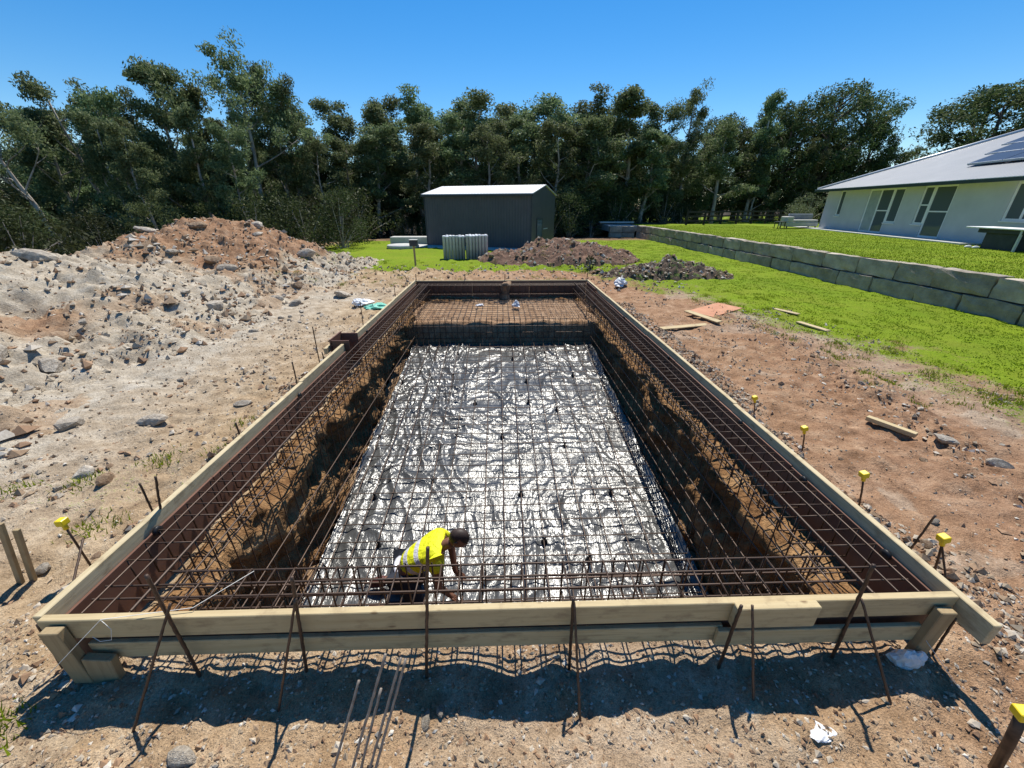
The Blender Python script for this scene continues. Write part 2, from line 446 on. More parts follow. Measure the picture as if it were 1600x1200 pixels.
def ground_mask(x, y):
    ex = np.interp(y, [0, 4, 8, 10, 13, 15.5, 17], [7.9, 7.0, 6.4, 5.6, 4.4, 2.4, -20]) + .6 * fbm(x * .5, y * .5, o=3)
    g = sstep(-2.3, 2.4, x - ex + .7 * fbm(x * 1.3, y * 1.3, o=3))
    g = np.where(y > 15.5, np.maximum(g, sstep(15.5, 18.5, y + .8 * fbm(x, y, o=3)) * sstep(-9.5, -8, x)), g)
    g = g * (1 - sstep(29, 33, y) * .95)
    g = g * (1 - sstep(-9, -13, x))
    # thin weeds at the left and right of the near form
    g = g + .34 * np.exp(-((x + 3.6) / .8) ** 2 - ((y - 3.0) / .7) ** 2) + .3 * np.exp(-((x + 2.6) / .3) ** 2 - ((y - .95) / .2) ** 2)
    red = .15 + sstep(1.2, 3.2, x) * .75
    red = red + .35 * np.exp(-((x - 0.4) / 1.6) ** 2) * (1 - sstep(1.4, 1.8, y))
    red = red + sstep(11, 13, y) * .6 * sstep(-4, 0, x)
    red = red + sstep(20, 30, y) * .5 + .5 * np.exp(-((x - 4.7 - .10 * (y - 3)) / .5) ** 2)
    grey = sstep(-2.6, -5.4, x) * .75 + .30 * (fbm(x * .9 + 4, y * .9, o=3) > .35)
    grey = grey * (1 - sstep(11, 14, y)) + .25 * np.exp(-((x - 6.2) / .9) ** 2)
    return np.clip(g, 0, 1), np.clip(red, 0, 1), np.clip(grey, 0, 1)
xs = axis_lines(-900, 900, -4.2, 4.6, .034, [HX0, HX1], 1.045, 60)
ys = axis_lines(-400, 1200, .25, 5.2, .034, [HY0], 1.03, 60)
ys = np.sort(ys); ys[np.argmin(np.abs(ys - HY1))] = HY1
gx, gy, gf = grid(xs, ys)
cx = gx[gf].mean(1); cy = gy[gf].mean(1)
gf = gf[~((cx > HX0) & (cx < HX1) & (cy > HY0) & (cy < HY1))]
gz = ground_h(gx, gy)
red_ = None
me = mesh_np('ground', np.stack([gx, gy, gz], 1), gf, M['ground'])
put_mask(me, *ground_mask(gx, gy))
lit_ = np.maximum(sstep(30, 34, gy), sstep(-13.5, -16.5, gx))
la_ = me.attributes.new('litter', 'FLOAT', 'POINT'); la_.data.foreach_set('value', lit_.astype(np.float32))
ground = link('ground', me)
tag(ground, kind='structure')

# ---- the dug walls of the pool: rings from the lip down to the floor
def perim():
    P = []
    st = .04
    for x in np.arange(HX0, HX1, st): P.append((x, HY0, 0, -1))
    for y in np.arange(HY0, HY1, st): P.append((HX1, y, 1, 0))
    for x in np.arange(HX1, HX0, -st): P.append((x, HY1, 0, 1))
    for y in np.arange(HY1, HY0, -st): P.append((HX0, y, -1, 0))
    return np.array(P)
P = perim(); n = len(P)
px, py, nx, ny = P.T
tt = np.arange(n) * .04
cornerd = np.minimum.reduce([np.hypot(px - a, py - b) for a in (HX0, HX1) for b in (HY0, HY1)])
ledge = np.clip(.19 + .17 * fbm(tt * .9, 2.2, o=3) + .12 * (1 - sstep(2.0, 4.0, py)) * np.abs(nx) - .14 * (ny < 0), .03, .31)
rings = []
rings.append(np.stack([px + nx * .10, py + ny * .10, ground_h(px, py) - .07], 1))
rings.append(np.stack([px + nx * .0, py + ny * .0, ground_h(px, py) + .004], 1))
for q in (.35, .7, 1.0):
    ix = px - nx * ledge * q; iy = py - ny * ledge * q
    rings.append(np.stack([ix, iy, ground_h(ix, iy) + .05 * fbm(ix * 6, iy * 6, o=3) - .05 * q], 1))
K = 26
for k in range(1, K + 1):
    f = k / K
    zz = -.07 + (zf(np.clip(py, 1.75, 9)) - .12 + .07) * f + .03 * fbm(tt * 3, f * 9 + 3.0, o=2)
    lump = fbm(tt * 1.6, f * 3.2, o=4, g=.6) * .17 + np.abs(fbm(tt * 4.2, f * 7 + 9.0, o=4, g=.6)) * .09 - .04 - .035 * np.floor(f * 5 + .5 * fbm(tt * .8, 1.1, o=2)) * 0
    lump = lump * np.where(ny < 0, .4, 1)
    inset = np.clip(ledge * (1 - .45 * math.sin(min(f * 3, 1) * math.pi * .5)) + .05 * f + lump, -.12, .315)
    rings.append(np.stack([px - nx * inset, py - ny * inset, zz], 1))
V = np.concatenate(rings); idx = np.arange(len(V)).reshape(-1, n)
nxt = np.roll(idx, -1, axis=1)
Fc = np.stack([idx[:-1].ravel(), nxt[:-1].ravel(), nxt[1:].ravel(), idx[1:].ravel()], 1)
me = mesh_np('excavation', V, Fc, M['pit'])
q = fbm(V[:, 1] * 1.3, V[:, 2] * 4, V[:, 0], o=3)
put_mask(me, np.zeros(len(V)), np.clip(.6 + .7 * q, 0, 1), np.clip(-.1 - .5 * q, 0, .25))
tag(link('excavation', me), kind='structure')
# raised soil bench at the far end of the pool
bx, by, bf = grid(np.arange(-2.25, 2.36, .05), np.arange(8.40, 11.2, .05))
fr = sstep(8.56, 8.68, by + .03 * fbm(bx * 3, by * 3, o=2))
bz = (zf(8.5) - .25) * (1 - fr) + (-.06 + .03 * fbm(bx * 4, by * 4, o=4)) * fr
me = mesh_np('bench_soil', np.stack([bx, by, bz], 1), bf, M['heap'])
put_mask(me, np.zeros(len(bx)), np.full(len(bx), .75), np.zeros(len(bx)))
tag(link('bench_soil', me), kind='structure')
# earth below the sheet
fx, fy, ff = grid(np.arange(-2.2, 2.31, .1), np.arange(1.55, 8.76, .1))
me = mesh_np('pit_floor', np.stack([fx, fy, zf(fy) - .05 + .015 * fbm(fx * 4, fy * 4)], 1), ff, M['heap'])
put_mask(me, np.zeros(len(fx)), np.full(len(fx), .6), np.zeros(len(fx)))
tag(link('pit_floor', me), kind='structure')

# ---- silver sheet on the pool floor, creased
sx, sy, sf_ = grid(np.arange(-1.99, 2.051, .021), np.arange(1.72, 8.53, .021))
wx = sx + .35 * fbm(sx * 1.1, sy * .8, o=2); wy = sy + .35 * fbm(sx * .9 + 7, sy * 1.1, o=2)
r1 = 1 - np.abs(vnoise(wx * 5.2, wy * .75)); r2 = 1 - np.abs(vnoise(wx * 5.6 + wy * 1.2, wy * 1.1 + 9)); r3 = 1 - np.abs(vnoise(wx * 6 - wy * 3, wy * 4 + wx * 1.4 + 3))
r4 = 1 - np.abs(vnoise(wx * 12 + wy * 2, wy * 6 - wx * 3 + 21))
r5 = 1 - np.abs(vnoise(wx * 3.0 + wy * 2.6, wy * 2.0 - wx * 1.2 + 40))
lo_ = .6 + .4 * fbm(sx * .8, sy * .8, o=2)
sz = zf(sy) + .002 + (.050 * r1 ** 7 + .045 * r2 ** 6 + .034 * r3 ** 4 + .016 * r4 ** 2.5 + .024 * r5 ** 8) * np.clip(lo_, .35, 1.1) + .010 * fbm(sx * 1.5, sy * 1.5, o=2)
ed = np.minimum(sx + 1.99, 2.051 - sx)
sz = sz + .07 * (1 - sstep(0, .10, ed)) * (.6 + .5 * vnoise(sy * 3, sx))
me = mesh_np('foil_sheet', np.stack([sx, sy, sz], 1), sf_, M['foil'])
tag(link('foil_sheet', me), 'crumpled silver plastic sheet spread over the pool floor under the steel mesh', 'sheet')

# ---- spoil heaps
def heap(name, x0, x1, y0, y1, d, hfun, mask, label, dark=None):
    X, Y, Fq = grid(np.arange(x0, x1, d), np.arange(y0, y1, d))
    H = hfun(X, Y)
    Z = ground_h(X, Y) * np.where(H > 0.02, .5, 1) + H
    keep = (Z > ground_h(X, Y) + .002)
    km = keep[Fq].any(1)
    Z = np.where(keep, Z, ground_h(X, Y) - .03)
    Fq = Fq[km]
    used = np.unique(Fq); remap = np.full(len(X), -1); remap[used] = np.arange(len(used))
    me = mesh_np(name, np.stack([X, Y, Z], 1)[used], remap[Fq], M['heap'])
    put_mask(me, *[m[used] for m in mask(X, Y, H)])
    return tag(link(name, me), label, 'mound')
def h_left(x, y):
    cr = np.interp(y, [.5, 2, 5, 8, 9.5, 11, 13, 15, 16.5, 18, 19.5], [0, .45, .90, 1.22, 1.38, 1.25, 1.50, 1.86, 1.55, .75, 0])
    edge = -5.35 + .45 * fbm(y * .55, 1.0, o=3) + np.interp(y, [0, 4, 9, 14, 19], [-.2, .2, -.2, .7, 0])
    top = np.interp(y, [0, 9, 14, 19], [-10.2, -10.4, -9.9, -8.4])
    t_in = np.clip((edge - x) / (edge - top), 0, 1); t_out = np.clip((x + 15.5) / (15.5 + top), 0, 1)
    t = np.minimum(t_in ** 1.05, 1) * sstep(0, .9, t_out)
    h = cr * t
    amp = sstep(0, .12, t)
    h = h + amp * (.17 * fbm(x * .8, y * .8, o=3) + .13 * np.abs(fbm(x * 1.9, y * 1.9, o=4, g=.65)) + .07 * np.abs(fbm(x * 6, y * 6, o=3)) - .11)
    # two hollows dug into the flank
    h = h - .42 * np.exp(-((x + 7.7) / .55) ** 2 - ((y - 6.5) / .45) ** 2) - .35 * np.exp(-((x + 9.0) / .6) ** 2 - ((y - 7.4) / .5) ** 2)
    return np.where(t > 0, h, -1)
def m_left(x, y, H):
    red = np.clip(sstep(10.5, 13, y) * sstep(.40, .95, H + .3 * fbm(x, y, o=3)) * 1.0 + .5 * (fbm(x * .7, y * .7, o=3) > .45), 0, 1)
    red = np.maximum(red, .9 * np.exp(-((x + 8.2) / .9) ** 2 - ((y - 7) / .8) ** 2))
    return np.zeros_like(x), red, np.clip(.95 - red * 1.2, 0, 1)
heap('spoil_heap', -16.5, -3.6, .3, 20, .075, h_left, m_left, 'long grey and tan heap of stony dug soil left of the pool')
def h_mid(x, y):
    d = np.hypot((x - 2.6) / np.where(x < 2.6, 3.7, 3.9), (y - 19.0) / 2.3)
    h = .95 * np.clip(1 - d, 0, 1) ** .62
    h = h - .18 * np.exp(-((x - .7) / .6) ** 2)
    return np.where(d < 1, h + sstep(0, .2, 1 - d) * (.10 * fbm(x * 1.6, y * 1.6, o=4) + .14 * np.abs(fbm(x * 4, y * 4, o=3)) - .05), -1)
hm = heap('spoil_heap', -1.6, 7.0, 16.3, 21.8, .06, h_mid, lambda x, y, H: (.0 * x, np.full_like(x, .95), .12 + 0 * x), 'reddish brown mound of clods behind the far end of the pool')
t = NT('red_brown_clods'); p = t.pos(); f1 = t.noise(p, 5, 5, .65)
t.col(t.ramp(f1, [(.3, (.075, .036, .022)), (.55, (.19, .105, .066)), (.8, (.31, .19, .125))])); t.set(Roughness=.95); t.bump(t.noise(p, 24, 4, .65), 1, .05)
hm.data.materials.clear(); hm.data.materials.append(t.m)
def h_dark(x, y):
    d = np.hypot((x - 6.0) / 2.7, (y - 14.4) / 1.05) + .15 * fbm(x * 1.2, y * 1.2, o=2)
    return np.where(d < 1, .66 * np.clip(1 - d, 0, 1) ** .75 * (.75 + .25 * fbm(x * .8, 2, o=2)) + sstep(0, .2, 1 - d) * (.15 * np.abs(fbm(x * 4, y * 4, o=4)) - .03), -1)
hd = heap('soil_heap', 2.6, 9.2, 12.8, 16, .055, h_dark, lambda x, y, H: (.32 * (fbm(x * 2, y * 2, o=3) > .1) + 0 * x, np.full_like(x, 1.0), 0 * x), 'low dark brown turf and soil heap on the grass near the sandstone wall')
t = NT('dark_topsoil'); p = t.pos(); f1 = t.noise(p, 6, 5, .65)
cc = t.ramp(f1, [(.3, (.035, .024, .016)), (.6, (.10, .066, .042)), (.8, (.17, .12, .07))])
gfac = t.ramp(t.noise(p, 2.4, 4, .6), [(.54, (0, 0, 0)), (.64, (1, 1, 1))])
t.col(t.mix(gfac, cc, (.085, .15, .012))); t.set(Roughness=.95); t.bump(t.noise(p, 30, 4), 1, .04)
hd.data.materials.clear(); hd.data.materials.append(t.m)
def top_z(x, y):
    x = np.asarray(x, float); y = np.asarray(y, float)
    z = ground_h(x, y)
    for hf in (h_left, h_mid, h_dark):
        H = hf(x, y)
        z = np.where(H > .02, np.maximum(z, z * .5 + H), z)
    return z

# ---- loose gravel: thousands of small stones in one object
OCT_V = np.array([(1, 0, 0), (-1, 0, 0), (0, 1, 0), (0, -1, 0), (0, 0, 1), (0, 0, -1)], float)
OCT_F = np.array([(0, 2, 4), (2, 1, 4), (1, 3, 4), (3, 0, 4), (2, 0, 5), (1, 2, 5), (3, 1, 5), (0, 3, 5)])
def pebbles(name, xy, size, lift, rng):
    k = len(xy)
    V = OCT_V[None] * (1 + .45 * rng.uniform(-1, 1, (k, 6, 1)))
    V = V + .25 * rng.uniform(-1, 1, (k, 6, 3))
    ax = rng.uniform(.55, 1.25, (k, 1, 3)); ax[..., 2] *= .8
    V = V * ax * size[:, None, None]
    a = rng.uniform(0, 6.283, k); ca, sa = np.cos(a)[:, None], np.sin(a)[:, None]
    V = np.stack([V[..., 0] * ca - V[..., 1] * sa, V[..., 0] * sa + V[..., 1] * ca, V[..., 2]], -1)
    z = top_z(xy[:, 0], xy[:, 1])
    V = V + np.stack([xy[:, 0], xy[:, 1], z + size * lift], 1)[:, None, :]
    Fq = (OCT_F[None] + (np.arange(k) * 6)[:, None, None]).reshape(-1, 3)
    return link(name, mesh_np(name, V.reshape(-1, 3), Fq, M['gravel'], False))
def outside(xy, m=.03):
    x, y = xy.T
    return ~((x > HX0 - m) & (x < HX1 + m) & (y > HY0 - m) & (y < HY1 + m))
rng = np.random.default_rng(5)
A_ = []; S_ = []
def scatter(nn, x0, x1, y0, y1, lo, hi, cond=None, pw=2.5):
    xy = np.stack([rng.uniform(x0, x1, nn), rng.uniform(y0, y1, nn)], 1)
    k = outside(xy)
    if cond is not None: k &= cond(xy[:, 0], xy[:, 1])
    xy = xy[k]; s = lo + (hi - lo) * rng.random(len(xy)) ** pw
    A_.append(xy); S_.append(s)
clump = lambda th: (lambda x, y: fbm(x * 1.5, y * 1.5, o=3) > th)
scatter(17000, -3.6, 3.6, .45, 1.75, .003, .015)
scatter(7000, -3.6, 3.6, .45, 1.7, .006, .026, clump(.10))
scatter(6000, -6.5, -2.4, 1.2, 9, .004, .022)
scatter(3500, -6.5, -2.4, 1.2, 12, .010, .045, clump(.25))
scatter(8000, 2.4, 7.0, 1.2, 9, .003, .016)
scatter(5500, 2.45, 3.4, 1.3, 9.5, .008, .035, clump(-.2))
scatter(4500, 3.6, 7.2, 2, 11, .008, .035, clump(.2))
scatter(5000, 3.8, 6.6, 2.2, 10, .006, .034, lambda x, y: np.abs(x - (4.7 + .10 * (y - 3) + .35 * fbm(y * .35, 8.0, o=2))) < .38 * (.4 + np.abs(fbm(x * 2, y * 2, o=2))), 2.5)
scatter(5000, 2.6, 3.5, 1.8, 10, .008, .04, lambda x, y: np.abs(x - 2.95 - .15 * fbm(y * .6, 3.0, o=2)) < .22, 2.5)
scatter(4000, -3.1, -2.45, 2.2, 9, .008, .04, lambda x, y: np.abs(x + 2.72) < .2 + .1 * fbm(x * 2, y * 2, o=2), 2.5)
scatter(9000, -13, -4.8, 1.5, 18.5, .010, .06, lambda x, y: h_left(x, y) > .03)
scatter(4200, -11, -4.8, 2.0, 18.5, .02, .12, lambda x, y: (h_left(x, y) > .03) & (fbm(x * .9, y * .9, o=3) > .0), 3.5)
scatter(1300, -1.5, 6.6, 16.5, 21.5, .02, .12, lambda x, y: h_mid(x, y) > .03, 3)
scatter(1800, 3, 8.8, 13, 15.8, .02, .09, lambda x, y: h_dark(x, y) > .03, 3)
scatter(2500, -6, 6, 11.3, 17, .01, .07, None, 3)
xy = np.concatenate(A_); s = np.concatenate(S_)
tag(pebbles('gravel', xy, s, .25, rng), 'loose small stones and clods strewn over bare soil and heaps', 'gravel', kind='stuff')

# ---- bigger rocks, each its own object
def rock_mesh(seed, flat):
    bm = bmesh.new(); bmesh.ops.create_icosphere(bm, subdivisions=2, radius=1)
    r = np.random.default_rng(seed)
    co = np.array([v.co for v in bm.verts])
    for _ in range(9):                                  # planar cuts give facets
        d = r.normal(size=3); d /= np.linalg.norm(d); off = r.uniform(.45, .85)
        e = co @ d - off; co = np.where(e[:, None] > 0, co - d * e[:, None] * .92, co)
    co *= 1 + .06 * fbm(co[:, 0] * 3 + seed, co[:, 1] * 3, co[:, 2] * 3, o=2)[:, None]
    co *= np.array([1, r.uniform(.55, .85), flat])
    for v, c_ in zip(bm.verts, co): v.co = c_
    me = bpy.data.meshes.new('rock'); bm.to_mesh(me); bm.free()
    return me
ROCKS = []
for i in range(8):
    for mt in ('rock', 'rock_brown'):
        m_ = rock_mesh(40 + i, random.uniform(.38, .75)); m_.materials.append(M[mt]); ROCKS.append(m_)
def rock(x, y, s, label, group=None, brown=False, k=None, rz=None):
    k = random.randrange(8) if k is None else k
    z = float(top_z(x, y))
    o = link('rock', ROCKS[2 * k + (1 if brown else 0)], None, (x, y, z + s * .18), (random.uniform(-.25, .25), random.uniform(-.25, .25), random.uniform(0, 6.28) if rz is None else rz), (s, s, s))
    return tag(o, label, 'rock', group)
rock(-10.6, 9.6, .42, 'large pale slab-like rock on the crest of the left heap', k=3, rz=.3)
rock(-10.9, 8.9, .30, 'whitish boulder at the left end of the heap crest', k=5)
rock(-6.4, 8.9, .26, 'rounded grey boulder half sunk in the lower heap slope', k=1)
rock(-7.3, 5.4, .34, 'wide pale rock low on the heap at the left picture edge', k=2)
rock(-4.45, 11.2, .34, 'cream boulder alone on bare soil between heap and pool', k=4)
rock(-5.9, 10.4, .24, 'flat white rock at the foot of the left heap', k=0)
rock(-5.3, 10.2, .20, 'smaller white rock next to the flat one at the heap foot', k=6)
rock(-4.15, 4.15, .17, 'long flat pale stone on the dirt left of the pool', k=3, rz=.2)
rock(-4.05, 3.2, .13, 'squared grey stone on the dirt nearer the left form', k=7)
rock(-5.0, 4.05, .18, 'dark domed stone near the left picture edge', k=1)
rock(-3.35, 4.6, .12, 'bluish grey stone on the dirt beside the left form', k=5)
rock(4.66, 3.38, .13, 'pale squarish stone right of the track, near the short log', k=4)
rock(4.9, 3.05, .11, 'small pale stone furthest right beyond the track', k=2)
rock(-1.5, .98, .075, 'grey stone beside the left stake foot in the foreground', k=6)
rock(-.40, 1.10, .05, 'cream stone at the foot of the middle stake', k=2)
rock(-.33, 1.14, .04, 'small pale stone touching the middle stake', k=0)
rr = random.Random(3)
i = 0
while i < 90:
    x = rr.uniform(-12, -4.6); y = rr.uniform(2.4, 17.5)
    if float(h_left(np.array(x), np.array(y))) < .05: continue
    s_ = .06 + .34 * rr.random() ** 3.5
    rock(x, y, s_, 'angular stone lying among others on the left spoil heap', 'stones on the left spoil heap', rr.random() < .35); i += 1
for i in range(34):
    rock(rr.uniform(-5.6, -2.7), rr.uniform(1.8, 12), .035 + .07 * rr.random() ** 2, 'small stone on the bare dirt left of the pool', 'stones on the dirt left of the pool', rr.random() < .3)
for i in range(26):
    rock(rr.uniform(2.8, 5.8), rr.uniform(1.6, 11), .03 + .05 * rr.random() ** 2, 'small stone on the reddish dirt track right of the pool', 'stones on the right track', rr.random() < .5)
for i in range(22):
    x = rr.uniform(-1, 6); y = rr.uniform(17, 20.5)
    if float(h_mid(np.array(x), np.array(y))) < .1: continue
    rock(x, y, .08 + .12 * rr.random() ** 2, 'clod of red soil on the mound behind the pool', 'clods on the red mound', True)

# ---- terrace lawn behind the sandstone wall
TZ = .87
WX = 11.15                                            # face of the retaining wall
tx, ty, tf = grid(np.concatenate([np.arange(WX + .25, 24, .25), np.arange(24, 90, 3)]), np.concatenate([np.arange(-14, 40, .3), np.arange(40, 75, 3)]))
tz = TZ + .02 * fbm(tx * .8, ty * .8, o=3) - sstep(36.5, 40, ty) * .25
me = mesh_np('terrace_lawn', np.stack([tx, ty, tz], 1), tf, M['ground'])
put_mask(me, np.clip(1.0 - .25 * sstep(33, 36, ty) * (fbm(tx * .6, ty * .9, o=2) > .3), 0, 1), .2 + 0 * tx, .3 + 0 * tx)
tag(link('terrace_lawn', me), kind='structure')

# ---- grass blades
def blades(name, xy, z, h, rng, wmul=1):
    k = len(xy); a = rng.uniform(0, 6.283, k); w_ = rng.uniform(.004, .009, k) * wmul; L = h * rng.uniform(.5, 1.2, k)
    dx, dy = np.cos(a), np.sin(a); le = rng.uniform(-.6, .6, (k, 2)) * L[:, None]
    b0 = np.stack([xy[:, 0] - dx * w_, xy[:, 1] - dy * w_, z], 1); b1 = np.stack([xy[:, 0] + dx * w_, xy[:, 1] + dy * w_, z], 1)
    tp = np.stack([xy[:, 0] + le[:, 0], xy[:, 1] + le[:, 1], z + L], 1)
    V = np.stack([b0, b1, tp], 1).reshape(-1, 3)
    return link(name, mesh_np(name, V, np.arange(3 * k).reshape(-1, 3), M['blade'], False))
nn = 120000
yy = 4 + 28 * rng.random(nn) ** 1.5; xx = rng.uniform(2.5, WX - .02, nn)
gm = ground_mask(xx, yy)[0]
k = (rng.random(nn) < gm ** 1.5) & (h_dark(xx, yy) < .03) & (h_mid(xx, yy) < .03) & (fbm(xx * 2, yy * 2, o=3) > -.5 + (1 - gm))
xy = np.stack([xx, yy], 1)[k]
bl = blades('grass', xy, ground_h(xy[:, 0], xy[:, 1]) - .004, .024, rng, 1.8)
tag(bl, 'short bright green grass below the sandstone wall', 'grass', kind='stuff')
nn = 60000
xy = np.stack([WX + .3 + 9.0 * rng.random(nn) ** 1.3, 5 + 29 * rng.random(nn) ** 1.3], 1)
bl = blades('grass', xy, TZ + .02 * fbm(xy[:, 0] * .8, xy[:, 1] * .8, o=3) - .004, .035, rng, 2)
tag(bl, 'mown bright green grass on the terrace in front of the house', 'grass', kind='stuff')
# weedy tufts behind the pool and beside the left form
cs = np.concatenate([np.stack([rng.uniform(-7, 8, 130), rng.uniform(12.5, 19, 130)], 1), np.stack([rng.uniform(-4.6, -2.6, 12), rng.uniform(1.8, 4.2, 12)], 1), np.stack([rng.uniform(5.2, 7.5, 90), rng.uniform(4, 12, 90)], 1), np.stack([rng.uniform(-2.9, -2.3, 6), rng.uniform(.8, 1.1, 6)], 1)])
cs = cs[outside(cs, .15)]
xy = (cs[:, None, :] + rng.normal(0, .07, (len(cs), 60, 2))).reshape(-1, 2)
xy = xy[outside(xy, .1)]
tag(blades('weed_tufts', xy, top_z(xy[:, 0], xy[:, 1]) - .01, .065, rng, .9), 'scattered green weeds and grass tufts growing in bare soil', 'weeds', kind='stuff')

# ================================================================== FORMWORK
FX0, FX1, FY0, FY1 = -2.40, 2.475, 1.36, 11.20           # outer faces of the timber rails
FZ = .45
def rail(parent, name, x0, x1, y0, y1, z0, z1, mat, bev=.004):
    cx, cy, cz = (x0 + x1) / 2, (y0 + y1) / 2, (z0 + z1) / 2
    return MB().box(x0 - cx, x1 - cx, y0 - cy, y1 - cy, z0 - cz, z1 - cz).build(name, M[mat], parent, bevel=bev, loc=(cx, cy, cz))
def rail_tilt(o, rx=0, ry=0, rz=0): o.rotation_euler = (rx, ry, rz)
# left
fl = tag(empty('formwork', (FX0, 6, 0)), 'left side form of pale timber rails and red brown plywood', 'formwork')
def P_(o, root): o.location = Vector(o.location) - root.location; return o
segs = [(1.385, 4.30, .0), (4.303, 5.68, .012), (6.15, 8.7, .004), (8.703, 11.24, .010)]
for a, b, off in segs:
    P_(rail(fl, 'top_rail', FX0 - off, FX0 + .045 - off, a, b, FZ - .14, FZ + off * .5, 'timber_y'), fl)
for a, b in [(1.42, 5.5), (6.2, 11.15)]:
    P_(rail(fl, 'lower_rail', FX0, FX0 + .045, a, b, .10, .22, 'timber_y'), fl)
yb = [1.43, 2.63, 3.83, 5.03, 5.62]
for a, b in list(zip(yb[:-1], yb[1:])) + [(6.12, 7.3), (7.3, 8.5), (8.5, 9.7), (9.7, 11.12)]:
    P_(rail(fl, 'plywood_panel', FX0 + .0475, FX0 + .0645, a + .003, b - .003, -.02, FZ - .085 + random.uniform(-.01, .01), 'ply', .002), fl)
# skimmer box stepped out of the left form
for (x0, x1, y0, y1, z0, z1) in [(-2.56, -2.30, 5.70, 5.72, .02, .50), (-2.56, -2.30, 6.09, 6.11, .02, .50), (-2.582, -2.562, 5.68, 6.13, .02, .52)]:
    P_(rail(fl, 'box_panel', x0, x1, y0, y1, z0, z1, 'ply', .002), fl)
P_(rail(fl, 'box_batten', -2.63, -2.585, 5.55, 6.18, .34, .43, 'timber_y'), fl)
# right
fr_ = tag(empty('formwork', (FX1, 6, 0)), 'right side form of grey green timber rails, one end jutting past the corner', 'formwork')
for a, b, off in [(1.20, 3.6, 0), (3.603, 6.2, .01), (6.203, 8.9, .004), (8.903, 11.22, .0)]:
    P_(rail(fr_, 'top_rail', FX1 - .045 + off, FX1 + off, a, b, FZ - .14, FZ + off * .5, 'timber_y'), fr_)
for a, b in [(1.45, 6.4), (6.403, 11.15)]:
    P_(rail(fr_, 'lower_rail', FX1 - .045, FX1, a, b, .10, .22, 'timber_y'), fr_)
yb = [1.43, 2.63, 3.83, 5.03, 6.23, 7.43, 8.63, 9.83, 11.12]
for a, b in zip(yb[:-1], yb[1:]):
    P_(rail(fr_, 'plywood_panel', FX1 - .0645, FX1 - .0475, a + .003, b - .003, -.02, FZ - .085 + random.uniform(-.01, .01), 'ply', .002), fr_)
P_(rail(fr_, 'plywood_panel', FX1 - .10, FX1 - .085, 9.9, 10.95, .06, .44, 'ply', .002), fr_)
# near
fn = tag(empty('formwork', (0, FY0, 0)), 'near end form of two long pale boards with a dark gap between', 'formwork')
P_(rail(fn, 'top_rail', -2.352, 2.427, FY0, FY0 + .040, .312, FZ, 'timber_x'), fn)
P_(rail(fn, 'lower_rail', -2.20, 1.20, FY0 + .012, FY0 + .040, .13, .25, 'timber_x'), fn)
P_(rail(fn, 'lower_rail', 1.16, 2.30, FY0 - .018, FY0 + .010, .128, .248, 'timber_x'), fn)
for a, b in [(-2.33, -.95), (-.947, .45), (.453, 1.5), (1.503, 2.405)]:
    P_(rail(fn, 'plywood_panel', a, b, FY0 + .042, FY0 + .059, .11, FZ - .06, 'ply', .002), fn)
P_(rail(fn, 'splice_block', 1.20, 1.64, FY0 - .047, FY0 - .002, .315, .463, 'timber_x'), fn)
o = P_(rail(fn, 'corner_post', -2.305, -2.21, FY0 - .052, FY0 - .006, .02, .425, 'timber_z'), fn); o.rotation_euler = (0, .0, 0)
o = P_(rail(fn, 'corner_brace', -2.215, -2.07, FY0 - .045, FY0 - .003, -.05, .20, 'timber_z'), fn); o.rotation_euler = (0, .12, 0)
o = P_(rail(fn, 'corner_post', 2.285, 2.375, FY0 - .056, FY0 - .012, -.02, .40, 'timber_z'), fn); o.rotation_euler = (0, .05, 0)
# far
ff_ = tag(empty('formwork', (0, FY1, 0)), 'far end form of dark plywood beneath a thin rail', 'formwork')
P_(rail(ff_, 'top_rail', -2.35, 2.425, FY1 - .045, FY1, FZ - .06, FZ, 'timber_x'), ff_)
for a, b in [(-2.33, -.8), (-.797, .8), (.803, 2.40)]:
    P_(rail(ff_, 'plywood_panel', a, b, FY1 - .066, FY1 - .048, -.06, FZ - .02, 'ply', .002), ff_)

# ================================================================== STEEL CAGES
def cyl(name, n=6):
    return MB().tube([(0, 0, 0), (0, 0, 1)], 1.0, n).mesh(name, M['rust'], True)
BAR = cyl('bar')
def bar(name, a, b, r, parent):
    a = Vector(a) + Vector([random.uniform(-.004, .004) for _ in range(3)]); b = Vector(b) + Vector([random.uniform(-.004, .004) for _ in range(3)])
    d = b - a
    o = link(name, BAR, parent, a - (parent.location if parent else Vector()))
    o.rotation_mode = 'QUATERNION'; o.rotation_quaternion = d.to_track_quat('Z', 'Y'); o.scale = (r, r, d.length)
    return o
RB = .0062
def stirrup_mesh(wd, ht, r):
    pts = [(0, 0, 0), (wd, 0, 0), (wd, 0, -ht), (0, 0, -ht), (0, 0, .0)]
    m = MB()
    for a, b in zip(pts[:-1], pts[1:]): m.tube([a, b], r, 5)
    return m.mesh('stirrup', M['rust'], True)
CT = .375                                              # level of the top bars
def wheel(parent, x, y, z, rot):
    m = MB(); m.lathe([(.010, -.010), (.032, -.010), (.032, .010), (.010, .010)], 14)
    o = m.build('spacer_wheel', M['black_plastic'], parent, True)
    o.location = Vector((x, y, z)) - parent.location; o.rotation_euler = rot
    return o
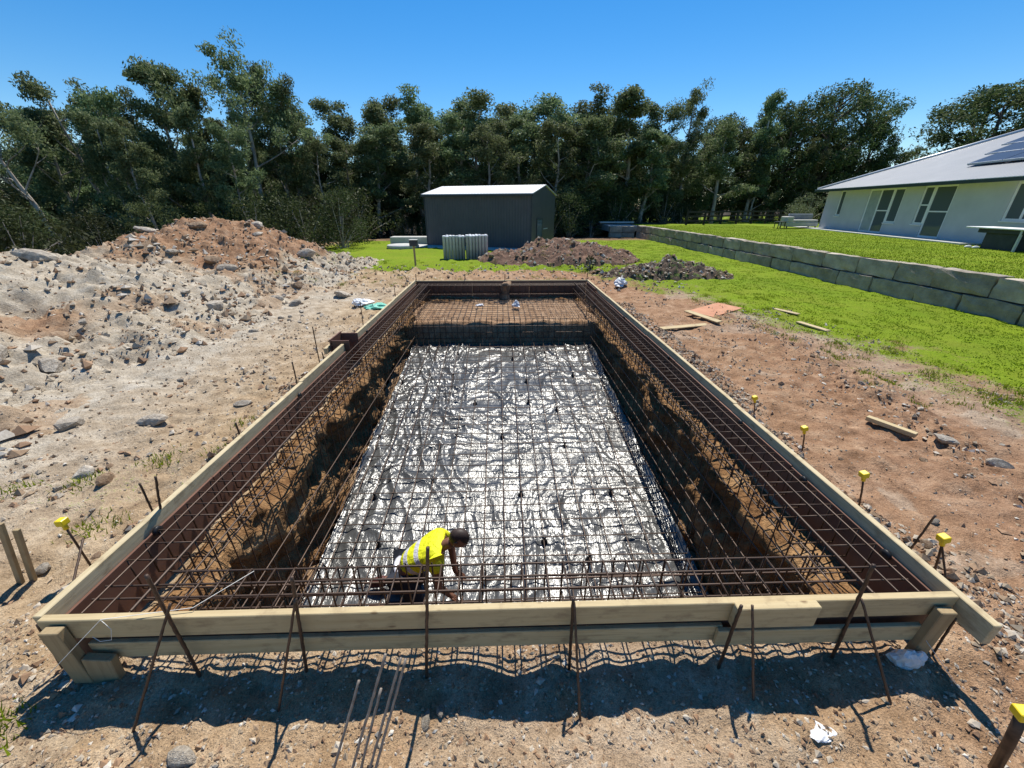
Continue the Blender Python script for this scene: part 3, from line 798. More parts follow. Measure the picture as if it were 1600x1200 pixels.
def side_cage(x_out, x_in, xm, label):
    root = tag(empty('rebar_cage', (xm, 6, 0)), label, 'steel cage')
    wd = abs(x_out - x_in); lo = min(x_out, x_in)
    sm = stirrup_mesh(wd, .25, .0052)
    for i, y in enumerate(np.arange(1.80, 11.05, .125)):
        link('stirrup', sm, root, Vector((lo, y + random.uniform(-.012, .012), CT)) - root.location, (random.uniform(-.03, .03), 0, random.uniform(-.02, .02)))
    for k in (.6, 1.7, 3):
        x = x_out + (x_in - x_out) * k / 3
        bar('long_bar', (x, 1.45, CT + .010), (x, 11.1, CT + .010), RB * (1.35 if k == 3 else .9), root)
    for k in (.6, 3):
        x = x_out + (x_in - x_out) * k / 3
        bar('long_bar', (x, 1.45, CT - .24), (x, 11.1, CT - .24), RB, root)
    # wall mat: uprights and level bars
    for y in np.arange(1.84, 11.0, .16):
        zb = float(zf(y)) + .06 if y < 8.58 else -.05
        bar('upright_bar', (xm, y + random.uniform(-.015, .015), CT + .005), (xm + random.uniform(-.02, .02), y + random.uniform(-.03, .03), zb), .0052, root)
    s_ = 1 if x_in > 0 else -1
    for j in range(8):
        z = .24 - j * .2
        ye = 11.05 if z > 0 else min(11.0, 8.6 if z > -.5 else (z - .04 + 1.36) / .118 + 1.75)
        if ye < 2.6 or (s_ < 0 and j in (1, 2, 4)): continue
        bar('wall_bar', (xm - s_ * .012, 1.70, z + random.uniform(-.02, .02)), (xm - s_ * .012, ye, z + random.uniform(-.02, .02)), RB, root)
    return root
cl_ = side_cage(-2.305, -1.99, -1.965, 'rusty steel cage along the left form and pit wall')
cr_ = side_cage(2.385, 2.055, 2.035, 'rusty steel cage along the right form, its wall bars catching the sun')
for y in (2.05, 4.1, 6.6): wheel(cl_, -2.32, y, CT - .01, (0, R(90), 0))
for y in (1.72, 2.45, 3.35, 5.2, 7.4): wheel(cr_, 2.385, y, CT - .01, (0, R(90), 0))
def end_cage(y_out, y_in, label, step, wall):
    root = tag(empty('rebar_cage', (0, y_out, 0)), label, 'steel cage')
    wd = abs(y_out - y_in); lo = min(y_out, y_in)
    sm = stirrup_mesh(wd, .25, .0052)
    for x in np.arange(-1.88, 1.98, step):
        link('stirrup', sm, root, Vector((x + random.uniform(-.01, .01), lo, CT)) - root.location, (0, 0, R(90) + random.uniform(-.03, .03)))
    for k in range(4):
        y = y_out + (y_in - y_out) * k / 3
        bar('long_bar', (-2.28 if k < 3 else -1.97, y, CT - .008), (2.36 if k < 3 else 2.03, y, CT - .008), RB, root)
    for k in (0, 3):
        y = y_out + (y_in - y_out) * k / 3
        bar('long_bar', (-2.25, y, CT - .24), (2.33, y, CT - .24), RB, root)
    if wall:
        for x in np.arange(-1.88, 1.98, .16):
            bar('upright_bar', (x, y_in + .012, CT), (x, y_in + .03, float(zf(1.8)) + .06), .0052, root)
        for j in range(7):
            bar('wall_bar', (-1.95, y_in + .024, .2 - .2 * j), (2.02, y_in + .024, .2 - .2 * j), RB, root)
    else:
        for x in np.arange(-1.92, 2.0, .14):
            bar('upright_bar', (x, y_in - .02, CT - .04), (x + random.uniform(-.02, .02), y_in - .05, -.05), .0052, root)
    return root
end_cage(1.452, 1.715, 'rusty steel cage right behind the near end boards', .125, True)
end_cage(11.10, 10.82, 'rusty steel cage in shade below the far end form', .16, False)
# floor mesh
fm = tag(empty('floor_mesh', (0, 5, float(zf(5)) + .07)), 'square steel reinforcing mesh lying over the silver sheet', 'steel mesh')
up = .075
for x in np.arange(-1.88, 2.0, .235):
    j = random.uniform(-.035, .035)
    bar('long_bar', (x + j, 1.82, float(zf(1.82)) + up), (x - j, 8.52, float(zf(8.52)) + up), RB, fm)
for y in np.arange(1.92, 8.5, .235):
    j = random.uniform(-.035, .035)
    bar('cross_bar', (-1.94, y + j, float(zf(y)) + up + .012), (2.0, y - j, float(zf(y)) + up + .012), RB, fm)
for x in np.arange(-1.85, 2.0, .12):
    j = random.uniform(-.05, .05)
    bar('starter_bar', (x, 8.30 + j, float(zf(8.3)) + up), (x + random.uniform(-.05, .05), 8.42 + j, float(zf(8.3)) + .27 + random.uniform(-.05, .05)), .0052, fm)
chm = MB().lathe([(.042, 0), (.036, .012), (.016, .03), (.014, .058), (.022, .066), (.022, .075)], 10).mesh('bar_chair', M['black_plastic'], True)
for x in np.arange(-1.65, 2.0, .94):
    for y in np.arange(2.15, 8.4, .94):
        xx_, yy_ = x + random.choice((0, .235, -.235)), y + random.choice((0, .235))
        link('bar_chair', chm, fm, Vector((xx_, yy_, float(zf(yy_)) + .015)) - fm.location)
# bench mesh
bmh = tag(empty('bench_mesh', (0, 9.5, -.03)), 'rusty steel mesh on the soil bench at the far end', 'steel mesh')
for x in np.arange(-1.9, 2.0, .13):
    bar('long_bar', (x, 8.62, .0), (x, 10.8, .0), .0055, bmh)
    bar('starter_bar', (x, 8.60, -.42), (x + random.uniform(-.02, .02), 8.58, .05 + random.uniform(0, .06)), .0055, bmh)
    bar('starter_bar', (x + .04, 10.25, 0), (x + .04 + random.uniform(-.02, .02), 10.30, .12 + random.uniform(0, .06)), .0055, bmh)
for y in np.arange(8.7, 10.8, .2):
    bar('cross_bar', (-1.95, y, .012), (2.02, y, .012), .0055, bmh)
for z in (-.12, -.27, -.4):
    bar('cross_bar', (-1.95, 8.585, z), (2.02, 8.585, z), .0055, bmh)
# soil prop left standing below the far form
pv = MB().lathe([(.16, -.08), (.12, .02), (.10, .14), (.13, .25), (.17, .36), (.15, .40)], 14, (0, 0, 0))
me_ = pv.mesh('soil_pillar', M['rock_brown'], True)
for v in me_.vertices:
    nz = float(fbm(np.array(v.co.x * 9), np.array(v.co.y * 9), np.array(v.co.z * 9))); v.co *= 1 + .18 * nz
tag(link('soil_pillar', me_, None, (.13, 11.0, 0)), 'lump of tan soil left standing below the middle of the far form', 'soil')
# things left on the bench
def crumple(name, s, mat, loc, label, cat, seed, flat=.5):
    bm = bmesh.new(); bmesh.ops.create_icosphere(bm, subdivisions=3, radius=1)
    co = np.array([v.co for v in bm.verts])
    f_ = 1 + .45 * fbm(co[:, 0] * 1.7 + seed, co[:, 1] * 1.7, co[:, 2] * 1.7, o=4) - .25 * np.abs(fbm(co[:, 0] * 4, co[:, 1] * 4 + seed, co[:, 2] * 4, o=2))
    co = co * f_[:, None] * np.array(s); co[:, 2] = np.maximum(co[:, 2], -s[2] * flat)
    for v, c_ in zip(bm.verts, co): v.co = c_
    me = bpy.data.meshes.new(name); bm.to_mesh(me); bm.free(); me.materials.append(M[mat])
    return tag(link(name, me, None, (loc[0], loc[1], loc[2] + s[2] * flat)), label, cat)
crumple('plastic_bag', (.10, .09, .09), 'white_plastic', (.38, 9.9, .015), 'white plastic bag standing on the bench mesh right of centre', 'bag', 2)
crumple('plastic_scrap', (.11, .07, .04), 'white_plastic', (-.55, 9.95, .015), 'small white plastic scrap on the bench mesh', 'plastic', 5)
crumple('plastic_bag', (.24, .20, .17), 'white_plastic', (3.72, 12.3, .05), 'crumpled whitish plastic bag behind the right form at its far end', 'bag', 8)
crumple('plastic_sheet', (.26, .22, .12), 'white_plastic', (-3.55, 10.1, .03), 'translucent white plastic sheet bundled beside the left form', 'plastic', 12)
crumple('green_plastic_sheet', (.34, .24, .08), 'green_plastic', (-3.08, 9.7, .03), 'pale green plastic sheet against the far part of the left form', 'plastic', 14)
crumple('plastic_scrap', (.075, .05, .025), 'white_plastic', (1.53, .985, .0), 'crumpled white plastic scrap in the right foreground dirt', 'plastic', 19)
crumple('plastic_bag', (.075, .05, .10), 'white_plastic', (2.24, 1.285, -.02), 'bluish white plastic bag in shade below the right corner post', 'bag', 23)
crumple('plastic_scrap', (.07, .05, .05), 'white_plastic', (2.62, 2.72, .06), 'white plastic piece just outside the right form', 'plastic', 27)

# ================================================================== STAKES
def stake(a, b, r, label, group=None, name='steel_stake', cat='stake', ribs=True):
    a, b = Vector(a), Vector(b); root_z = a
    d = b - a; L = d.length
    m = MB(); q = d.to_track_quat('Z', 'Y')
    nseg = max(2, int(L / .03)); pts, rs = [], []
    for i in range(nseg + 1):
        p = d * (i / nseg); pts.append(p + Vector((random.uniform(-1, 1), random.uniform(-1, 1), 0)) * .0012); rs.append(r * (1.10 if i % 2 else .96))
    m.tube(pts, rs, 7)
    return tag(m.build(name, M['rust'], None, True, loc=a), label, cat, group)
# pegs standing across the near boards, and braces leaning onto them
pegB = [((-1.67, 1.335, -.05), (-1.65, 1.325, .80), 'thick steel peg across the near boards, first from the left corner'),
        ((-1.09, 1.335, .02), (-1.00, 1.33, .76), 'steel peg across the near boards, second from the left corner'),
        ((-.44, 1.30, -.08), (-.35, 1.335, .92), 'tallest steel peg, upright in front of the kneeling worker'),
        ((.36, 1.335, -.03), (.345, 1.33, .56), 'steel peg across the near boards just right of centre'),
        ((1.19, 1.30, -.02), (1.185, 1.29, .53), 'steel peg at the left end of the splice block'),
        ((1.86, 1.33, -.02), (1.82, 1.335, .74), 'thick steel peg across the near boards, nearest the right corner')]
for a, b, lb in pegB: stake(a, b, .0085, lb, 'pegs across the near boards')
for a, b, lb in [((-1.84, 1.07, -.04), (-1.615, 1.33, .60), 'slim steel brace leaning on the near boards, first from the left'),
                 ((-1.17, 1.15, -.04), (-1.01, 1.325, .62), 'slim steel brace leaning on the near boards, second from the left'),
                 ((.375, 1.07, -.04), (.352, 1.33, .53), 'slim steel brace leaning on the near boards right of centre'),
                 ((1.28, 1.10, -.04), (1.26, 1.31, .50), 'slim steel brace in front of the splice block'),
                 ((1.99, 1.06, -.04), (1.845, 1.33, .50), 'slim steel brace leaning near the right corner')]:
    stake(a, b, .0065, lb, 'braces leaning on the near boards')
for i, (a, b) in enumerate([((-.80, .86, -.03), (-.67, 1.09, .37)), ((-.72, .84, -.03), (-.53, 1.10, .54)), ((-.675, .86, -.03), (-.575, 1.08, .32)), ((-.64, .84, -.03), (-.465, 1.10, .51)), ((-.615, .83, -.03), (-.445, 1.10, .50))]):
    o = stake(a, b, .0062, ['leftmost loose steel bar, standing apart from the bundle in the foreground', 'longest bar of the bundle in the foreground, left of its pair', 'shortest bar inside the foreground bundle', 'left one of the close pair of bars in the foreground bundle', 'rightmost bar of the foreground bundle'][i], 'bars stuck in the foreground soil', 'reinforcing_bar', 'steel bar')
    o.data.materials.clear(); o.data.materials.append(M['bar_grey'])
# left side pegs
stake((-2.60, 2.32, -.05), (-2.59, 2.32, .55), .007, 'steel peg outside the left form, beside a leaning bar', 'pegs along the left form')
stake((-2.46, 2.14, -.05), (-2.31, 2.18, .71), .0075, 'tall steel peg crossing the left rail near the camera', 'pegs along the left form')
stake((-2.42, 4.26, -.05), (-2.40, 4.26, .72), .0075, 'tall steel peg at the middle of the left rail', 'pegs along the left form')
for x, y, h_, lb in [(-2.46, 3.2, .53, 'short steel peg outside the left rail between the two tall pegs'), (-2.47, 5.2, .50, 'short steel peg just before the plywood box'), (-2.90, 5.9, .66, 'steel peg behind the plywood box'), (-2.82, 7.86, .62, 'steel peg beside the green plastic sheet'), (-2.46, 9.3, .62, 'steel peg on the left rail beyond the green sheet'), (-2.50, 10.7, .60, 'steel peg near the far left corner')]:
    stake((x, y, -.05), (x + random.uniform(-.03, .03), y, h_), .008, lb, 'pegs along the left form')
for x, lb in [(-2.36, 'steel peg at the far left corner'), (-1.0, 'steel peg on the far form, left of its middle'), (.12, 'steel peg at the middle of the far form'), (2.44, 'steel peg at the far right corner')]:
    stake((x, 11.24, -.05), (x, 11.24, .62), .011, lb, 'pegs along the far form')
stake((-2.62, 1.50, -.05), (-2.90, 2.10, .26), .007, 'bent steel brace from the capped peg to the left corner')
stake((-2.47, 1.40, -.06), (-2.44, 1.41, .36), .007, 'rusty peg below the left corner of the near form')
stake((2.46, 1.335, -.06), (2.43, 1.33, .33), .006, 'thin peg beneath the right corner of the near form')
def capped(a, b, r, label, mat='rust'):
    root = tag(empty('capped_stake', a), label, 'stake', 'stakes with yellow safety caps')
    a, b = Vector(a), Vector(b)
    m = MB().tube([Vector((0, 0, -.05)), (b - a) * .5, b - a], r, 8); m.build('rod', M[mat], root, True)
    q = (b - a).to_track_quat('Z', 'Y').to_matrix().to_4x4()
    mm = MB(); s = .026
    v = [q @ Vector((x * k, y * k, z)) + (b - a) for z, k in ((-.012, .92), (-.004, 1.0), (.030, 1.0), (.036, .9)) for x, y in ((-s, -s), (s, -s), (s, s), (-s, s))]
    f = [(3, 2, 1, 0), (12, 13, 14, 15)] + [(4 * j + k, 4 * j + (k + 1) % 4, 4 * j + 4 + (k + 1) % 4, 4 * j + 4 + k) for j in range(3) for k in range(4)]
    mm.add(v, f)
    cp = mm.build('cap', M['yellow_cap'], root, bevel=.004)
    col_ = MB().tube([q @ Vector((0, 0, -.05)) + (b - a), q @ Vector((0, 0, -.010)) + (b - a)], .015, 10)
    col_.build('collar', M['yellow_cap'], cp, True)
    return root
capped((-2.99, 2.12, 0), (-3.0, 2.12, .38), .007, 'yellow capped steel stake left of the left form')
capped((2.98, 2.47, .05), (2.89, 2.47, .38), .007, 'yellow capped stake right of the form beside the white plastic piece')
capped((2.96, 1.82, .0), (2.86, 1.82, .37), .007, 'yellow capped stake nearest the right corner of the form')
capped((2.25, .84, 0), (2.17, .86, .40), .020, 'thick yellow capped post at the right foreground picture edge')
capped((3.14, 3.36, .06), (3.08, 3.36, .27), .007, 'yellow capped stake by the right track, second from the far end')
capped((3.08, 4.12, .06), (3.03, 4.12, .24), .007, 'smallest and farthest yellow capped stake on the right')
stake((2.92, 1.66, -.04), (2.865, 1.82, .34), .006, 'bare bar leaning to the capped stake at the right corner')
stake((2.70, 1.86, -.04), (2.68, 1.80, .60), .006, 'bare peg outside the right rail near the corner')
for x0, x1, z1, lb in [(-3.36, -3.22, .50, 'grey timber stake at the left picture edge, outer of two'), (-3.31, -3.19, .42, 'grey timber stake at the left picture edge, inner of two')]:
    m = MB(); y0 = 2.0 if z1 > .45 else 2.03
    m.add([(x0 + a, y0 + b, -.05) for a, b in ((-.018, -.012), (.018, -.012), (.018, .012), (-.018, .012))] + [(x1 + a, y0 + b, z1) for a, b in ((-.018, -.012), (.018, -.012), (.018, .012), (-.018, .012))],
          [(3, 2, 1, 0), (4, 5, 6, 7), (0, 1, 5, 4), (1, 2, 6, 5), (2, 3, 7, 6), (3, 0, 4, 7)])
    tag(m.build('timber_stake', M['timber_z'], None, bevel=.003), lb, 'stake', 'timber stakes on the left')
# string lines
tag(MB().tube([(-2.50, 1.14, .01), (-2.02, 1.352, .465), (-1.60, 1.40, .47), (-1.45, 1.66, .42)], .0018, 5).build('string_line', M['string'], None, True), 'taut white string over the near boards at the left corner', 'string')
tag(MB().tube([(-2.02, 1.35, .465), (-1.99, 1.345, .40), (-2.0, 1.33, .34), (-2.06, 1.33, .33), (-2.09, 1.335, .36)], .0015, 5).build('string_end', M['string'], None, True), 'curled loose string end hanging on the near board', 'string')
tag(MB().tube([(2.30, 1.31, .19), (2.42, 1.16, .005)], .0015, 5).build('string_line', M['string'], None, True), 'thin white string below the right corner of the near form', 'string')

# ---- loose boards
def board(a, b, wd, th, mat, label, name='plank', cat='plank', tilt=0.0):
    a = Vector((*a, 0)); b = Vector((*b, 0)); mid = (a + b) / 2; L = (b - a).length
    z = float(top_z(mid.x, mid.y))
    o = MB().box(-L / 2, L / 2, -wd / 2, wd / 2, 0, th).build(name, M[mat], None, bevel=.003)
    o.location = (mid.x, mid.y, z + (.012 if L < .6 else .025)); o.rotation_euler = (tilt, random.uniform(-.02, .02), math.atan2(b.y - a.y, b.x - a.x))
    return tag(o, label, cat)
board((3.28, 7.70), (4.42, 8.05), .16, .02, 'timber_x', 'pale plank lying from the right form towards the plywood sheet')
board((4.35, 8.95), (4.62, 7.95), .14, .025, 'timber_x', 'grey plank leaning over the edge of the orange plywood sheet', tilt=.1)
board((4.55, 8.7), (5.65, 9.45), .62, .017, 'ply_new', 'orange plywood sheet lying on the dirt right of the pool', 'plywood_sheet', 'plywood', .03)
board((6.75, 9.40), (6.98, 8.85), .14, .02, 'timber_x', 'short yellow board on the grass, the farther one')
board((6.55, 8.25), (6.68, 7.55), .13, .03, 'timber_x', 'longer yellow board on the grass, the nearer one')
board((4.30, 3.92), (4.50, 3.52), .07, .05, 'timber_x', 'short grey broken timber on the right track', 'timber_offcut', 'timber')

# ================================================================== PERSON
FLZ = float(zf(2.7))
def skin_obj(name, verts, edges, radii, mat, parent, sub=2, root=0):
    me = bpy.data.meshes.new(name); me.from_pydata([tuple(v) for v in verts], edges, []); me.update()
    o = link(name, me, parent); me.materials.append(mat)
    sk = o.modifiers.new('skin', 'SKIN'); sk.use_smooth_shade = True
    lay = me.skin_vertices[0].data if me.skin_vertices else None
    if lay is None:
        bpy.context.view_layer.objects.active = o
        me.attributes  # layer is created by the modifier
    for i, r in enumerate(radii):
        me.skin_vertices[0].data[i].radius = r if hasattr(r, '__len__') else (r, r)
    me.skin_vertices[0].data[root].use_root = True
    ss = o.modifiers.new('sub', 'SUBSURF'); ss.levels = sub; ss.render_levels = sub
    return o
PX, PY, PZ = -.92, 2.66, FLZ + .08                       # below the hips, on the mesh
person = tag(empty('person', (PX, PY, PZ)), 'person in a yellow hi-vis vest kneeling over the floor mesh, tying steel', 'person')
person.scale = (.93, .93, .93)
V3 = Vector
hip = V3((-.03, 0, .47)); belly = V3((.09, .0, .60)); chest = V3((.235, .0, .75)); neck0 = V3((.325, -.005, .835)); neck1 = V3((.385, -.01, .875)); 
head0 = V3((.43, -.015, .90)); 
shR = V3((.30, -.175, .765)); shL = V3((.32, .17, .785))
elR = V3((.36, -.25, .49)); wrR = V3((.41, -.13, .245)); elL = V3((.42, .24, .52)); wrL = V3((.47, .11, .26))
hpR = V3((-.03, -.10, .43)); hpL = V3((-.03, .10, .43)); knR = V3((.16, -.17, .065)); knL = V3((.12, .19, .07)); anR = V3((-.27, -.16, .07)); anL = V3((-.30, .17, .075))
toR = V3((-.40, -.16, .04)); toL = V3((-.43, .17, .045))
vb = [hip, belly, chest, neck0, neck1, head0, shR, elR, wrR, shL, elL, wrL, hpR, knR, anR, toR, hpL, knL, anL, toL]
eb = [(0, 1), (1, 2), (2, 3), (3, 4), (4, 5), (2, 6), (6, 7), (7, 8), (2, 9), (9, 10), (10, 11), (0, 12), (12, 13), (13, 14), (14, 15), (0, 16), (16, 17), (17, 18), (18, 19)]
rb = [(.13, .11), (.125, .105), (.14, .11), .062, .056, .06, .062, .044, .030, .062, .044, .030, .085, .062, .042, .03, .085, .062, .042, .03]
# fingers: five short chains out of each palm
def hand(wrist, fwd, side):
    f = fwd.normalized(); s = side.normalized(); dn = V3((0, 0, -1))
    i0 = len(vb); palm = wrist + f * .045 + dn * .03
    vb.append(palm); rb.append((.034, .02)); return i0, palm, f, s, dn
for wi, sd in ((8, V3((0, 1, 0))), (11, V3((0, -1, 0)))):
    w_ = vb[wi]; i0, palm, f, s, dn = hand(w_, V3((.8, 0, -.5)), sd); eb.append((wi, i0))
    for k, (off, ln) in enumerate([(-.03, .062), (-.010, .075), (.010, .072), (.028, .055)]):
        b_ = palm + f * .03 + s * off; m_ = b_ + f * ln * .55 + dn * .012; e_ = m_ + (f * .5 + dn).normalized() * ln * .5
        j = len(vb); vb += [b_, m_, e_]; rb += [.010, .0085, .007]; eb += [(i0, j), (j, j + 1), (j + 1, j + 2)]
    b_ = palm + s * .04 - f * .005; e_ = b_ + (s * .5 + f * .8 + dn * .3).normalized() * .05
    j = len(vb); vb += [b_, e_]; rb += [.012, .009]; eb += [(i0, j), (j, j + 1)]
bend = lambda p: V3((p.x + (p.z - .47) * .16, p.y, .47 + (p.z - .47) * .78)) if p.z > .47 else p
vb = [bend(p) for p in vb]; head0 = bend(head0)
skin_obj('body', vb, eb, rb, M['skin'], person)
# head: skull, jaw, nose, ears looking down to the right
hd_ = empty('head_root'); bpy.data.objects.remove(hd_)
bm = bmesh.new(); bmesh.ops.create_uvsphere(bm, u_segments=28, v_segments=20, radius=1)
for v in bm.verts:
    x, y, z = v.co                                       # face towards +x, crown +z
    s = Vector((x * .100, y * .076, z * .112))
    if z < 0: s.y *= 1 - .28 * (-z) ** 1.3; s.x *= 1 - .12 * (-z); s.x += .012 * (-z)
    if x > .6 and abs(y) < .55 and z < .1: s.x += .006 * (1 - abs(y) / .55)
    if x > .75 and abs(y) < .2 and -.42 < z < .10: s.x += .024 * (1 - abs(y) / .2) * max(0, 1 - abs(z + .22) / .32)      # nose
    if x > .7 and .12 < abs(y) < .5 and 0 < z < .22: s.x -= .008                                                       # eye sockets
    if x > .7 and abs(y) < .5 and .22 < z < .36: s.x += .006                                                            # brow
    if x > .7 and abs(y) < .32 and -.66 < z < -.56: s.x -= .005                                                        # mouth line
    if x > .6 and abs(y) < .35 and z < -.72: s.x += .008                                                               # chin
    v.co = s
me = bpy.data.meshes.new('head'); bm.to_mesh(me); bm.free()
me.materials.append(M['skin']); me.materials.append(M['hair'])
for p in me.polygons:
    p.use_smooth = True
    c_ = p.center
    if (c_.z > .045 + .35 * max(c_.x, 0) * .4) or (c_.x < -.015 and c_.z > -.05): p.material_index = 1
head = link('head', me, person, head0 + V3((.055, -.005, .055)), (0, R(52), R(-8)))
def hpart(name, m, mat, **k): return m.build(name, M[mat], head, True, **k)
for sy in (-1, 1):
    e = MB().lathe([(.002, -.006), (.016, -.005), (.021, 0), (.016, .006), (.004, .007)], 10)
    o = e.build('ear', M['skin'], head, True); o.location = (-.005, sy * .077, -.012); o.rotation_euler = (R(90), R(-15), 0); o.scale = (1, 1.5, 1)
    e = MB().lathe([(.001, -.008), (.008, -.004), (.009, 0), (.008, .004), (.001, .008)], 8)
    o = e.build('eye', M['white_paint'], head, True); o.location = (.083, sy * .030, .010)
# vest: fuller chain over the torso with short sleeves
M['hivis_dark'] = M['hivis']
vv = [V3((-.015, 0, .475)), V3((.085, 0, .595)), V3((.225, 0, .745)), V3((.305, -.005, .815)), V3((.285, -.15, .775)), V3((.345, -.225, .63)), V3((.305, .15, .79)), V3((.385, .215, .65))]
ev = [(0, 1), (1, 2), (2, 3), (2, 4), (4, 5), (2, 6), (6, 7)]
vest = skin_obj('vest', [bend(p) for p in vv], ev, [(.165, .135), (.16, .135), (.165, .135), (.085, .075), .092, .078, .092, .078], M['hivis'], person)
ht = skin_obj('shirt_hem', [V3((-.05, 0, .435)), V3((-.005, 0, .49))], [(0, 1)], [(.160, .130), (.158, .130)], M['band'], person)
# trousers
vt = [V3((-.03, 0, .45)), V3((-.02, -.10, .41)), V3((.08, -.14, .22)), V3((.155, -.17, .075)), V3((-.05, -.165, .075)), V3((-.24, -.16, .078)), V3((-.02, .10, .41)), V3((.06, .15, .22)), V3((.115, .19, .08)), V3((-.08, .18, .08)), V3((-.27, .17, .083))]
et = [(0, 1), (1, 2), (2, 3), (3, 4), (4, 5), (0, 6), (6, 7), (7, 8), (8, 9), (9, 10)]
skin_obj('trousers', vt, et, [(.150, .125), .112, .095, .085, .075, .062, .112, .095, .085, .075, .062], M['shorts'], person)
for an, to in ((anR, toR), (anL, toL)):
    d = (to - an)
    skin_obj('boot', [an + V3((.02, 0, .0)), an + d * .5, to + V3((-.03, 0, -.02)), to + V3((-.045, 0, -.035))], [(0, 1), (1, 2), (2, 3)], [.062, .056, .048, .036], M['shoe'], person, 2)

# ================================================================== SHED
def shed():
    root = tag(empty('shed', (1.81, 24.1, 0), math.atan2(-.375, .927)), 'charcoal metal shed with pale gable roof in front of the forest', 'shed')
    # local: +x along the front to the right end (0), front wall y=0, going back +y
    L, D, E_, RG = 7.0, 5.0, 2.95, 3.46
    m = MB(); m.box(-L, 0, 0, .06, -.2, E_); m.build('front_wall', M['shed_wall'], root)
    m = MB(); m.box(-L, 0, D - .06, D, -.2, E_); m.build('back_wall', M['shed_wall'], root)
    for x in (-L, -.06):
        m = MB(); x0, x1 = x, x + .06
        if x < -1: x0, x1 = x + .001, x + .061
        a = [(x0, .06, -.2), (x0, D - .06, -.2), (x0, D - .06, E_ + .0), (x0, D / 2, RG - .03), (x0, .06, E_)]
        b = [(x1, y, z) for _, y, z in a]
        m.add(a + b, [(4, 3, 2, 1, 0), (5, 6, 7, 8, 9)] + [(i, (i + 1) % 5, 5 + (i + 1) % 5, 5 + i) for i in range(5)])
        m.build('end_wall', M['shed_wall'], root)
    rf = MB()
    for s_, y0, y1, z0, z1 in ((0, -.12, D / 2, E_ - .01, RG), (1, D + .12, D / 2, E_ - .01, RG)):
        rf.add([(-L - .08, y0, z0), (.08, y0, z0), (.08, y1, z1), (-L - .08, y1, z1), (-L - .08, y0, z0 + .04), (.08, y0, z0 + .04), (.08, y1, z1 + .04), (-L - .08, y1, z1 + .04)],
               [(0, 1, 2, 3), (4, 7, 6, 5), (0, 4, 5, 1), (2, 6, 7, 3), (0, 3, 7, 4), (1, 5, 6, 2)])
    r_ = rf.build('roof', M['shed_roof'], root)
    MB().box(-L - .1, .1, -.20, -.125, E_ - .12, E_ - .02).build('gutter', M['dark_panel'], r_)
    MB().box(.002, .03, .95, 2.0, .55, 1.6).build('window', M['glass'], root)
    fr = MB()
    for b in ((.90, .95, .5, 1.65), (2.0, 2.05, .5, 1.65)): fr.box(.002, .045, b[0], b[1], b[2], b[3])
    fr.box(.002, .045, .95, 2.0, 1.6, 1.65); fr.box(.002, .045, .95, 2.0, .5, .55)
    fr.build('window_frame', M['dark_panel'], root)
    MB().box(.0, .05, 2.35, 3.2, 1.0, 1.04).build('bracket', M['hipcap'], root)
    for x in (-L + .01, -.07): MB().box(x, x + .06, -.022, -.002, -.1, E_ - .12).build('corner_trim', M['dark_panel'], root)
shed()
o = MB().box(-9.5, 3.5, 0, 1.6, -.04, .03).build('shed_slab_path', M['concrete'], None, loc=(1.2, 22.6, 0)); o.rotation_euler = (0, 0, math.atan2(-.375, .927)); o.location = (2.2, 22.5, float(ground_h(0., 23.)) + .02)
tag(o, kind='structure')

# ---- tank lid, slab pile and post left of the shed
m = MB().lathe([(.95, 0), (.95, .16), (.90, .20), (.30, .24), (.05, .25)], 28)
tag(m.build('tank_lid', M['concrete'], None, True, loc=(-5.9, 25.3, .0)), 'round white concrete tank lid on the grass left of the shed', 'tank lid')
m = MB(); m.box(-1.3, 1.3, -.5, .5, 0, .55)
tag(m.build('concrete_slab', M['concrete'], None, bevel=.02, loc=(-6.0, 28.3, -.1)), 'grey concrete block behind the round tank lid', 'concrete')
post = tag(empty('box_post', (-3.45, 16.6, 0)), 'thin timber post with a small box on top behind the pool', 'post')
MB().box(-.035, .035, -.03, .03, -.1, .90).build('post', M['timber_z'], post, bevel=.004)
bx_ = MB().box(-.15, .15, -.12, .12, .88, 1.10).build('box', M['dark_panel'], post, bevel=.01)
MB().box(-.16, .16, -.13, .13, 1.101, 1.125).build('box_lid', M['concrete'], bx_, bevel=.004)

# ---- two stacks of upright grey ribbed tubes
tubem = MB().lathe([(.070, 0), (.070, .96), (.074, .97), (.074, 1.0)], 10).mesh('tube', M['pipe_grey'], True)
capm = MB().lathe([(.076, 1.0), (.076, 1.055), (.060, 1.075), (.02, 1.08)], 10).mesh('tube_end', M['pipe_white'], True)
for cx_, lb, sk in ((-2.20, 'left one of two stacks of upright grey tubes behind the pool', 0), (-1.12, 'right one of two stacks of upright grey tubes, by the red mound', .03)):
    r_ = tag(empty('tube_stack', (cx_, 19.7, float(ground_h(cx_, 19.7)) - .02), .12), lb, 'tube stack', 'stacks of grey tubes')
    for i in range(7):
        for j in range(4):
            z_ = sk + random.uniform(-.02, .02)
            a = link('tube', tubem, r_, ((i - 3) * .148, (j - 1.5) * .150, z_)); link('tube_end', capm, a)
    MB().box(-.54, .54, -.32, .32, -.02, .0).build('pallet_board', M['timber_z'], r_)

